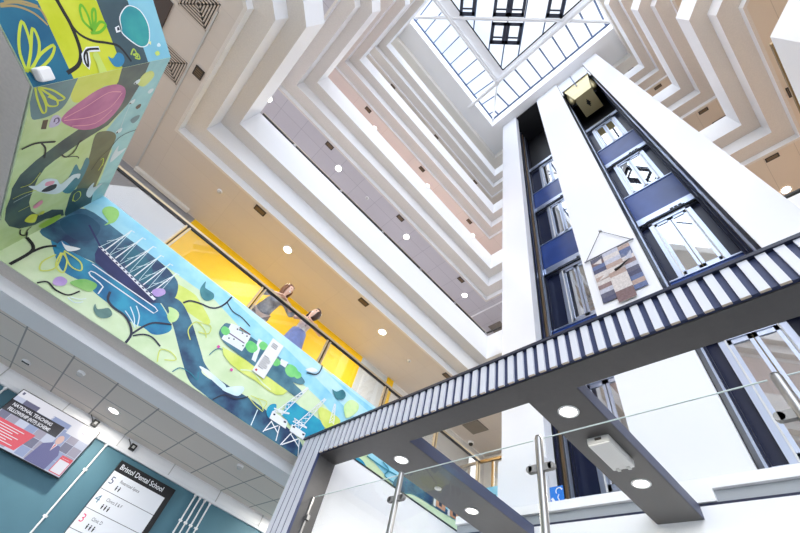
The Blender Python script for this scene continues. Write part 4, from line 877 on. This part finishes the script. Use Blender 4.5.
mb = MB().box(PX0, PX0 + .03, 4.6, 5.12, -1, PZ0 + .012, mat('navy_backing', (46, 56, 92))); mb.build('backing', t)
def soffit_beam(y0, y1, label):
    t = thing('soffit_beam', (3.9, (y0 + y1) / 2, 2.27), label, 'beam')
    MB().box(PX1, 5.15, y0 + .004, y1, 2.28, 2.412, CHAR).box(PX1, 5.148, y0 + .01, y1 - .01, 2.272, 2.281, CHAR).build('body', t)
    MB().box(PX1, 5.148, y0, y0 + .005, 2.274, 2.414, SLATE).build('side_panel', t)
soffit_beam(1.19, 1.665, 'grey beam with two lamps and a white box running back to the lift tower, right one')
soffit_beam(3.20, 3.86, 'grey beam with two lamps running back to the lift tower, left one')
for x, y, nm in ((2.96, 1.425, 'right grey beam, nearer end'), (4.29, 1.425, 'right grey beam, far end'), (2.96, 3.59, 'left grey beam, nearer end'), (4.29, 3.57, 'left grey beam, far end')):
    make_downlight(x, y, 2.272, .085, 'round glowing downlight under the %s' % nm, 'downlights under the grey beams', 9)
t = thing('emergency_light', (3.62, 1.40, 2.20), 'white rectangular emergency light box under the right grey beam', 'light')
MB().box(3.39, 3.86, 1.29, 1.50, 2.205, 2.272, GPLASTIC).build('housing', t, bevel=.012)
mb = MB().box(3.395, 3.855, 1.295, 1.495, 2.192, 2.206, mat('opal_diffuser', (225, 225, 224), .5)); mb.build('diffuser', t, bevel=.005)
MB().box(3.382, 3.392, 1.36, 1.42, 2.23, 2.25, DGREY).build('label_plate', t)
MB().box(3.82, 3.87, 1.33, 1.36, 2.185, 2.21, GPLASTIC).build('clip', t); MB().box(3.82, 3.87, 1.43, 1.46, 2.185, 2.21, GPLASTIC).build('clip', t)
t = thing('smoke_detector', (3.66, 3.61, 2.272), 'small white disc detector between the lamps of the left grey beam', 'smoke detector', 'smoke detectors')
MB().lathe([(.045, 0), (.045, -.012), (0, -.016)], (3.66, 3.61, 2.272), WPLASTIC, 20).build('base', t)

# ------------------------------------------------------------------ glass balustrade with steel posts
GX = 2.555
CLAMP = mat('satin_clamp', (150, 148, 146), .6, .4)
t = thing('glass_balustrade', (GX, 1.5, .70), 'clear glass balustrade on brushed steel posts inside the slatted portal', 'balustrade')
ys = (3.05, 1.505, -.02, -1.5)
for y in ys:
    p_ = MB().tube([(GX, y, .70), (GX, y, 1.80), (GX, y, 1.822), (GX, y, 1.83)], [.029, .029, .024, .012], STEEL, 20).build('post', t)
    MB().lathe([(0, 0), (.06, 0), (.06, .012), (.03, .014)], (GX, y, .70), STEEL, 20).build('base_plate', p_)
    for s_ in (-1, 1):
        for z_ in (1.57, .98):
            c = MB().obox((GX, y + s_ * .058, z_), (0, 1, 0), (1, 0, 0), (0, 0, 1), .034, .016, .026, CLAMP); c.lathe([(0, -.016), (.026, -.016), (.026, .016), (0, .016)], (GX, y + s_ * .09, z_), CLAMP, 16, (1, 0, 0), False); c.build('clamp', p_)
edges = (4.59,) + ys
for a, b in zip(edges[:-1], edges[1:]):
    MB().box(GX - .005, GX + .005, b + .045, a - .045, .75, 1.795, GLASS).box(GX - .0052, GX + .0052, b + .045, a - .045, 1.795, 1.799, GEDGE).build('glass_pane', t)
t2 = MB().box(GX - .012, GX + .012, 4.575, 4.60, .75, 1.80, STEEL).build('wall_channel', t)
MB().obox((GX, 4.565, 1.57), (0, 1, 0), (1, 0, 0), (0, 0, 1), .03, .018, .026, STEEL).build('clamp', t)

# ------------------------------------------------------------------ tower fittings
t = thing('lift_car', (6.5, -.14, 20.5), 'beige glass fronted lift car high in the right hand shaft', 'lift car')
YC0, YC1 = -.55, .27
MB().box(5.93, 7.0, YC0, YC1, 20.5, 20.56, BEIGE).build('floor_pan', t)
mb = MB(); pr = [(5.93, 20.5), (5.86, 21.0), (5.81, 21.9), (5.79, 22.5)]
for (xa, za), (xb, zb) in zip(pr[:-1], pr[1:]): mb.add([(xa, YC0 - (za - 20.5) * .125, za), (xa, YC1 + (za - 20.5) * .125, za), (xb, YC1 + (zb - 20.5) * .125, zb), (xb, YC0 - (zb - 20.5) * .125, zb)], [(0, 1, 2, 3)], BEIGE)
mb.build('skirt', t)
for s_, yc in ((1, YC1 + .10), (-1, YC0 - .10)): MB().lathe([(0, 0), (.10, .03), (.15, .2), (.16, 1.5), (.0, 1.52)], (6.1, yc, 20.75), BEIGE, 20).build('side_lobe', t)
MB().box(6.0, 7.0, YC0, YC1, 20.56, 22.3, SHAFT).build('cabin', t)
mb = MB(); mb.add([(6.45 + .17 * math.cos(a) * (1 if i % 2 else .62), -.14 + .10 * math.sin(a) * (1 if i % 2 else .62), 20.494) for i, a in enumerate([k * PI / 6 for k in range(12)])], [tuple(range(12))], BLACK); mb.box(6.25, 6.65, -.16, -.12, 20.492, 20.498, BLACK); mb.build('vent', t)
# textile wall hanging
t = thing('wall_hanging', (5.6, 1.2, 6.2), 'patchwork textile hanging of grey and brown bands on the white lift pier', 'textile')
CL = [mat('cloth_%d' % i, c, .95, noise=.12, nscale=25) for i, c in enumerate([(92, 92, 110), (132, 112, 112), (112, 120, 146), (168, 148, 140), (78, 80, 104), (118, 98, 100), (176, 178, 192), (196, 190, 188), (96, 108, 144)])]
XH = 5.575
MB().tube([(XH, 1.76, 7.92), (XH, .66, 7.92)], .018, mat('grey_rod', (120, 122, 130), .4, .6), 10).build('rod', t)
MB().tube([(XH, 1.72, 7.93), (XH + .02, 1.22, 8.83), (XH, .70, 7.93)], .008, mat('dark_cord', (60, 62, 70), .8), 8).build('cord', t)
MB().lathe([(0, 0), (.035, 0), (.035, .03), (0, .03)], (5.62, 1.22, 8.85), STEEL, 14, (-1, 0, 0)).build('hook', t)
ya, yb_ = 1.64, .78; n_ = 11
rr = random.Random(3)
mb = MB()
for i in range(n_):
    za = 7.90 - i * (7.90 - 6.42) / n_; zb = 7.90 - (i + 1) * (7.90 - 6.42) / n_; sl = .05 * ((i % 3) - 1) if 0 < i < n_ - 1 else 0
    for (y0, y1) in ((ya, 1.34), (1.02, yb_)):
        ci = CL[(i * 4 + (3 if y1 < 1 else 0) + rr.randrange(2)) % len(CL)]
        mb.add([(XH + .012, y0, za), (XH + .012, y1, za), (XH + .016, y1, zb), (XH + .016, y0, zb)], [(0, 1, 2, 3)], ci)
mb.box(XH + .017, XH + .022, yb_, ya, 6.42, 7.90, CL[4])
for (pts, c_) in (([(1.60, 7.72), (1.40, 7.80), (1.42, 7.62)], 7), ([(1.60, 7.10), (1.38, 7.28), (1.36, 7.14)], 7), ([(1.0, 7.72), (.82, 7.75), (.92, 7.5)], 8), ([(.98, 7.42), (.80, 7.62), (.84, 7.35)], 6)):
    mb.add([(XH + .008, y, z) for y, z in pts], [(0, 1, 2)], CL[c_])
mb.build('back_cloth', t)
mb = MB(); cc = [6, 7, 6, 3, 7, 3, 7, 7, 7, 5, 5]
for i in range(11):
    za = 7.93 - i * (7.93 - 6.25) / 11; zb = 7.93 - (i + 1) * (7.93 - 6.25) / 11
    mb.add([(XH - .008, 1.36, za), (XH - .008, 1.02, za), (XH - .004, 1.02, zb), (XH - .004, 1.36, zb)], [(0, 1, 2, 3)], CL[cc[i]])
mb.box(XH - .003, XH + .006, 1.02, 1.36, 6.25, 7.93, CL[7]); mb.build('centre_strip', t)
MB().tube([(XH - .02, 1.22, 7.18), (XH - .03, 1.10, 7.20), (XH - .03, .96, 7.28), (XH - .02, .88, 7.33)], [.03, .022, .014, .006], BLACK, 8).build('tassel', t)
t = thing('hearing_loop_sign', (5.14, 2.83, 2.63), 'small bright blue sign with white hand symbol on the lift shaft glass', 'sign')
SB = mat('sign_blue', (20, 118, 215), .5)
MB().box(5.17, 5.176, 2.73, 2.935, 2.63, 2.88, SB).box(5.176, 5.18, 2.70, 2.96, 2.55, 2.70, GPLASTIC).build('board', t)
mb = MB()
mb.tube([(5.168, 2.79 + .05 * math.cos(a), 2.81 + .045 * math.sin(a)) for a in [-.6 + i * .42 for i in range(9)]], .007, DW, 6).tube([(5.168, 2.80, 2.77), (5.168, 2.82, 2.73), (5.168, 2.80, 2.69)], .007, DW, 6)
mb.obox((5.168, 2.89, 2.70), (0, .6, .8), (0, -.8, .6), (1, 0, 0), .035, .018, .002, DW).obox((5.168, 2.76, 2.84), (0, .5, .8), (0, -.8, .5), (1, 0, 0), .018, .008, .002, DW)
mb.box(5.167, 5.17, 2.76, 2.90, 2.648, 2.656, DW); mb.build('symbol', t)

# ------------------------------------------------------------------ people on the first-floor balcony
FLZ = 3.295
def skin_mesh(name, verts, edges, root, mats_, parent=None, levels=2, faces_fix=None):
    ids = {k: i for i, k in enumerate(verts)}
    me = bpy.data.meshes.new(name); me.from_pydata([verts[k][0] for k in verts], [(ids[a], ids[b]) for a, b in edges], [])
    o = bpy.data.objects.new(name, me); COL.objects.link(o)
    m = o.modifiers.new('skin', 'SKIN'); m.use_smooth_shade = True; m.branch_smoothing = .6
    for k, i in ids.items():
        r = verts[k][1]; sv = me.skin_vertices[0].data[i]; sv.radius = (r, r) if not isinstance(r, tuple) else r; sv.use_root = (k == root)
    s = o.modifiers.new('sub', 'SUBSURF'); s.levels = levels; s.render_levels = levels
    bpy.context.view_layer.update()
    ev = o.evaluated_get(bpy.context.evaluated_depsgraph_get()); nm = bpy.data.meshes.new_from_object(ev); nm.name = name
    o.modifiers.clear(); o.data = nm; bpy.data.meshes.remove(me)
    nm.materials.clear()
    for mm in mats_: nm.materials.append(mm)
    for p in nm.polygons: p.material_index = 0; p.use_smooth = True
    if faces_fix: faces_fix(nm)
    if parent: o.parent = parent; o.matrix_parent_inverse = Matrix.Translation(-Vector(parent.location))
    return o
SKIN = mat('skin', (236, 190, 165), .5); LIPS = mat('lips', (190, 80, 85), .4); EYE = mat('eye_dark', (48, 34, 30), .3); TEETH = mat('teeth', (245, 240, 235), .3)
def chain(V, E, prev, pts):
    for i, (nm, p, r) in enumerate(pts):
        V[nm] = (tuple(p), r); E.append((prev, nm)); prev = nm
    return prev
def hand(V, E, key, wrist, d, up, sd):
    """palm and five fingers from a wrist, d pointing along the hand, up the back of the hand, sd towards the thumb"""
    d, up, sd = Vector(d).normalized(), Vector(up).normalized(), Vector(sd).normalized(); w = Vector(wrist)
    V[key + 'palm'] = (tuple(w + d * .045), (.030, .016)); E.append((wrist_key[key], key + 'palm'))
    for i, (o, L) in enumerate(((.027, .070), (.009, .078), (-.009, .072), (-.026, .058))):
        b = w + d * .085 + sd * o; c = b + d * L * .5 - up * .006; e = c + d * L * .35 - up * .022
        chain(V, E, key + 'palm', [(key + 'f%da' % i, b, .0095), (key + 'f%db' % i, c, .0085), (key + 'f%dc' % i, e, .007)])
    b = w + d * .035 + sd * .036; chain(V, E, key + 'palm', [(key + 'ta', b, .011), (key + 'tb', b + d * .032 + sd * .014 - up * .008, .0095), (key + 'tc', b + d * .056 + sd * .012 - up * .016, .008)])
wrist_key = {'L': 'wristL', 'R': 'wristR'}
def face_fix(c, fd, up):
    c, fd, up = Vector(c), Vector(fd).normalized(), Vector(up); up = (up - fd * up.dot(fd)).normalized(); sd = up.cross(fd)
    def fix(me):
        for v in me.vertices:
            q = v.co - c
            if q.length > .16: continue
            a, b, h = q.dot(fd), q.dot(sd), q.dot(up)
            if a > .03:
                v.co += fd * (.022 * math.exp(-(b / .014) ** 2 - ((h + .012) / .022) ** 2))          # nose
                v.co -= fd * (.008 * math.exp(-((abs(b) - .033) / .014) ** 2 - ((h - .018) / .012) ** 2))   # eye sockets
                v.co += fd * (.010 * math.exp(-(b / .022) ** 2 - ((h + .085) / .018) ** 2))          # chin
            v.co += sd * math.copysign(.014, b) * math.exp(-(a / .016) ** 2 - (h / .028) ** 2) if abs(b) > .055 else Vector()   # ears
        for p in me.polygons:
            q = p.center - c
            if q.length > .16: continue
            a, b, h = q.dot(fd), q.dot(sd), q.dot(up)
            if a > .03 and abs(abs(b) - .034) < .013 and abs(h - .018) < .008: p.material_index = 1
            elif a > .03 and abs(b) < .022 and abs(h + .050) < .009: p.material_index = 3 if abs(h + .048) < .005 else 2
    return fix
def hair_cap(c, fd, up, m_, parent, length, w):
    c, fd, up = Vector(c), Vector(fd).normalized(), Vector(up); up = (up - fd * up.dot(fd)).normalized(); sd = up.cross(fd)
    nU, nV = 36, 22; vs = []; fs = []
    for j in range(nV + 1):
        th = PI * j / nV
        for i in range(nU):
            ph = 2 * PI * i / nU; n = Vector((math.sin(th) * math.cos(ph), math.sin(th) * math.sin(ph), math.cos(th)))
            r = .104 + .006 * math.sin(ph * 9 + j)
            q = fd * n.x * (r + .008) + sd * n.y * r * .95 + up * (n.z * (r + .022))
            if n.z < 0: q = fd * n.x * (r + .01) * (1 - .15 * -n.z) + sd * n.y * (r * (1.02 + w * -n.z)) + up * (n.z * length)
            if n.z < -.95: q = q - up * 0
            vs.append(c - fd * .012 + q)
    for j in range(nV):
        for i in range(nU):
            ph = 2 * PI * (i + .5) / nU; th = PI * (j + .5) / nV
            nx, nz = math.sin(th) * math.cos(ph), math.cos(th)
            ang = abs((ph + PI) % (2 * PI) - PI)
            if ang < 1.12 and nz < .62: continue
            if nz < -.86: continue
            fs.append((j * nU + i, j * nU + (i + 1) % nU, (j + 1) * nU + (i + 1) % nU, (j + 1) * nU + i))
    o = MB().add(vs, fs, m_, True).build('hair', parent); s = o.modifiers.new('thickness', 'SOLIDIFY'); s.thickness = .018; s.offset = -1
    return o
def person(loc, label, J, head, fd, hair_m, hair_len, hair_w):
    t = thing('person', loc, label, 'person', None)
    P = {k: Vector(v) for k, v in J.items()}; c = Vector(head); V = {}; E = []; fd = Vector(fd).normalized()
    V['pelvis'] = (tuple(P['pelvis']), (.135, .105))
    up = (P['neck'] - P['pelvis']).normalized()
    chain(V, E, 'pelvis', [('waist', P['pelvis'].lerp(P['chest'], .45), (.115, .09)), ('chest', P['chest'], (.145, .10)), ('shl', P['chest'].lerp(P['neck'], .62), (.10, .075)), ('neck', P['neck'], .052)])
    hu = (c - P['neck']).normalized()
    chain(V, E, 'neck', [('jaw', c - hu * .062 + fd * .014, (.062, .07)), ('mid', c + fd * .004, (.077, .092)), ('crown', c + hu * .065 - fd * .006, (.066, .078)), ('top', c + hu * .105 - fd * .006, (.034, .04))])
    for s_ in 'LR':
        chain(V, E, 'shl', [('sh' + s_, P['sh' + s_], .055), ('um' + s_, P['sh' + s_].lerp(P['el' + s_], .5), .045), ('el' + s_, P['el' + s_], .040), ('fm' + s_, P['el' + s_].lerp(P['wr' + s_], .4), .037), ('wrist' + s_, P['wr' + s_], .026)])
        hand(V, E, s_, P['wr' + s_], P['hd' + s_], (0, 0, 1) if s_ == 'L' else (0, 0, 1), P.get('th' + s_, Vector((0, -1, 0))))
        chain(V, E, 'pelvis', [('hip' + s_, P['hip' + s_], .092), ('th' + s_ + 'm', P['hip' + s_].lerp(P['kn' + s_], .5), .080), ('kn' + s_, P['kn' + s_], .057), ('cf' + s_, P['kn' + s_].lerp(P['an' + s_], .35), .055), ('an' + s_, P['an' + s_], .037), ('heel' + s_, P['an' + s_] + Vector((0, -.03, -.045)), .034), ('toe' + s_, P['an' + s_] + Vector((0, -.16, -.055)), .026)])
    skin_mesh('body', V, E, 'pelvis', [SKIN, EYE, LIPS, TEETH], t, 2, face_fix(c, fd, hu))
    hair_cap(c, fd, hu, hair_m, t, hair_len, hair_w)
    return t, P, V
def garment(name, V, keys, edges, grow, m_, parent, root):
    W = {}
    for k in keys:
        p, r = V[k]; W[k] = (p, tuple(x + grow for x in r) if isinstance(r, tuple) else r + grow)
    return skin_mesh(name, W, edges, root, [m_], parent, 2)
# woman leaning on the rail, grey floral top
h1 = (1.00, 5.36, 4.775)
J1 = dict(pelvis=(.86, 5.62, 4.17), chest=(.92, 5.46, 4.46), neck=(.965, 5.40, 4.64), shL=(1.11, 5.42, 4.56), shR=(.77, 5.45, 4.55), elL=(1.30, 5.33, 4.34), elR=(.66, 5.31, 4.36),
          wrL=(1.08, 5.22, 4.435), wrR=(.88, 5.20, 4.445), hdL=(-1, .0, .02), hdR=(1, .0, .02), hipL=(.95, 5.62, 4.10), hipR=(.77, 5.62, 4.10), knL=(.95, 5.58, 3.74), knR=(.77, 5.60, 3.74), anL=(.95, 5.63, 3.385), anR=(.77, 5.66, 3.385))
FLORAL = mat('grey_floral_cloth', (112, 118, 132), .85, c2=(186, 190, 196), nscale=9); TROUSER = mat('stone_trousers', (206, 186, 176), .85)
t, P, V = person((.86, 5.62, FLZ), 'woman with long light brown hair in a grey patterned top leaning on the balcony rail', J1, h1, (.55, -.80, -.10), mat('light_brown_hair', (132, 88, 58), .5, noise=.2, nscale=30), .24, .25)
V2 = dict(V); V2['hem'] = (tuple(Vector(V['pelvis'][0]) + Vector((0, .01, -.06))), (.15, .12))
garment('blouse', V2, ['hem', 'pelvis', 'waist', 'chest', 'shl', 'shL', 'umL', 'elL', 'fmL', 'shR', 'umR', 'elR', 'fmR'], [('elL', 'fmL'), ('elR', 'fmR'), ('hem', 'pelvis'), ('pelvis', 'waist'), ('waist', 'chest'), ('chest', 'shl'), ('shl', 'shL'), ('shL', 'umL'), ('umL', 'elL'), ('shl', 'shR'), ('shR', 'umR'), ('umR', 'elR')], .027, FLORAL, t, 'pelvis')
garment('trousers', V, ['pelvis', 'hipL', 'thLm', 'knL', 'cfL', 'anL', 'hipR', 'thRm', 'knR', 'cfR', 'anR'], [('pelvis', 'hipL'), ('hipL', 'thLm'), ('thLm', 'knL'), ('knL', 'cfL'), ('cfL', 'anL'), ('pelvis', 'hipR'), ('hipR', 'thRm'), ('thRm', 'knR'), ('knR', 'cfR'), ('cfR', 'anR')], .014, TROUSER, t, 'pelvis')
# woman standing, white top and blue skirt
h2 = (1.68, 5.42, 4.80)
J2 = dict(pelvis=(1.60, 5.50, 4.16), chest=(1.62, 5.48, 4.47), neck=(1.64, 5.46, 4.655), shL=(1.80, 5.47, 4.585), shR=(1.47, 5.47, 4.575), elL=(1.96, 5.37, 4.43), elR=(1.36, 5.38, 4.40),
          wrL=(1.80, 5.27, 4.44), wrR=(1.54, 5.28, 4.46), hdL=(-1, -.1, .05), hdR=(1, -.05, .15), hipL=(1.69, 5.50, 4.09), hipR=(1.51, 5.50, 4.09), knL=(1.69, 5.48, 3.73), knR=(1.51, 5.48, 3.73), anL=(1.69, 5.52, 3.385), anR=(1.51, 5.52, 3.385))
t, P, V = person((1.60, 5.50, FLZ), 'woman with dark hair in a white top and blue skirt laughing at the rail', J2, h2, (-.82, -.52, .30), mat('dark_brown_hair', (66, 40, 32), .45, noise=.2, nscale=30), .20, .45)
TOP = mat('white_printed_cloth', (244, 240, 242), .85, c2=(222, 208, 216), nscale=22)
garment('top', V, ['pelvis', 'waist', 'chest', 'shl', 'shL', 'shR'], [('pelvis', 'waist'), ('waist', 'chest'), ('chest', 'shl'), ('shl', 'shL'), ('shl', 'shR')], .014, TOP, t, 'pelvis')
mb = MB(); n_ = 40
prof = [(.145, .115, 4.30), (.165, .13, 4.20), (.20, .16, 4.0), (.245, .20, 3.75), (.27, .225, 3.62)]
vs = []
for rx, ry, z_ in prof:
    for k in range(n_):
        a = 2 * PI * k / n_; f = 1 + .045 * math.cos(10 * a) * (4.3 - z_) / .6
        vs.append((1.605 + rx * f * math.cos(a), 5.495 + ry * f * math.sin(a), z_))
o = mb.add(vs, [(i * n_ + k, i * n_ + (k + 1) % n_, (i + 1) * n_ + (k + 1) % n_, (i + 1) * n_ + k) for i in range(len(prof) - 1) for k in range(n_)], mat('blue_denim_skirt', (128, 150, 214), .85, noise=.12, nscale=14), True).build('skirt', t)
s_ = o.modifiers.new('thickness', 'SOLIDIFY'); s_.thickness = .008
o = MB().tube([(1.59, 5.40, 4.62), (1.60, 5.36, 4.50), (1.615, 5.355, 4.36), (1.64, 5.36, 4.50), (1.69, 5.41, 4.62)], .007, mat('lanyard_ribbon', (70, 60, 110), .7), 8).build('lanyard', t)
MB().box(1.585, 1.645, 5.348, 5.354, 4.27, 4.36, WPLASTIC).build('badge', o)
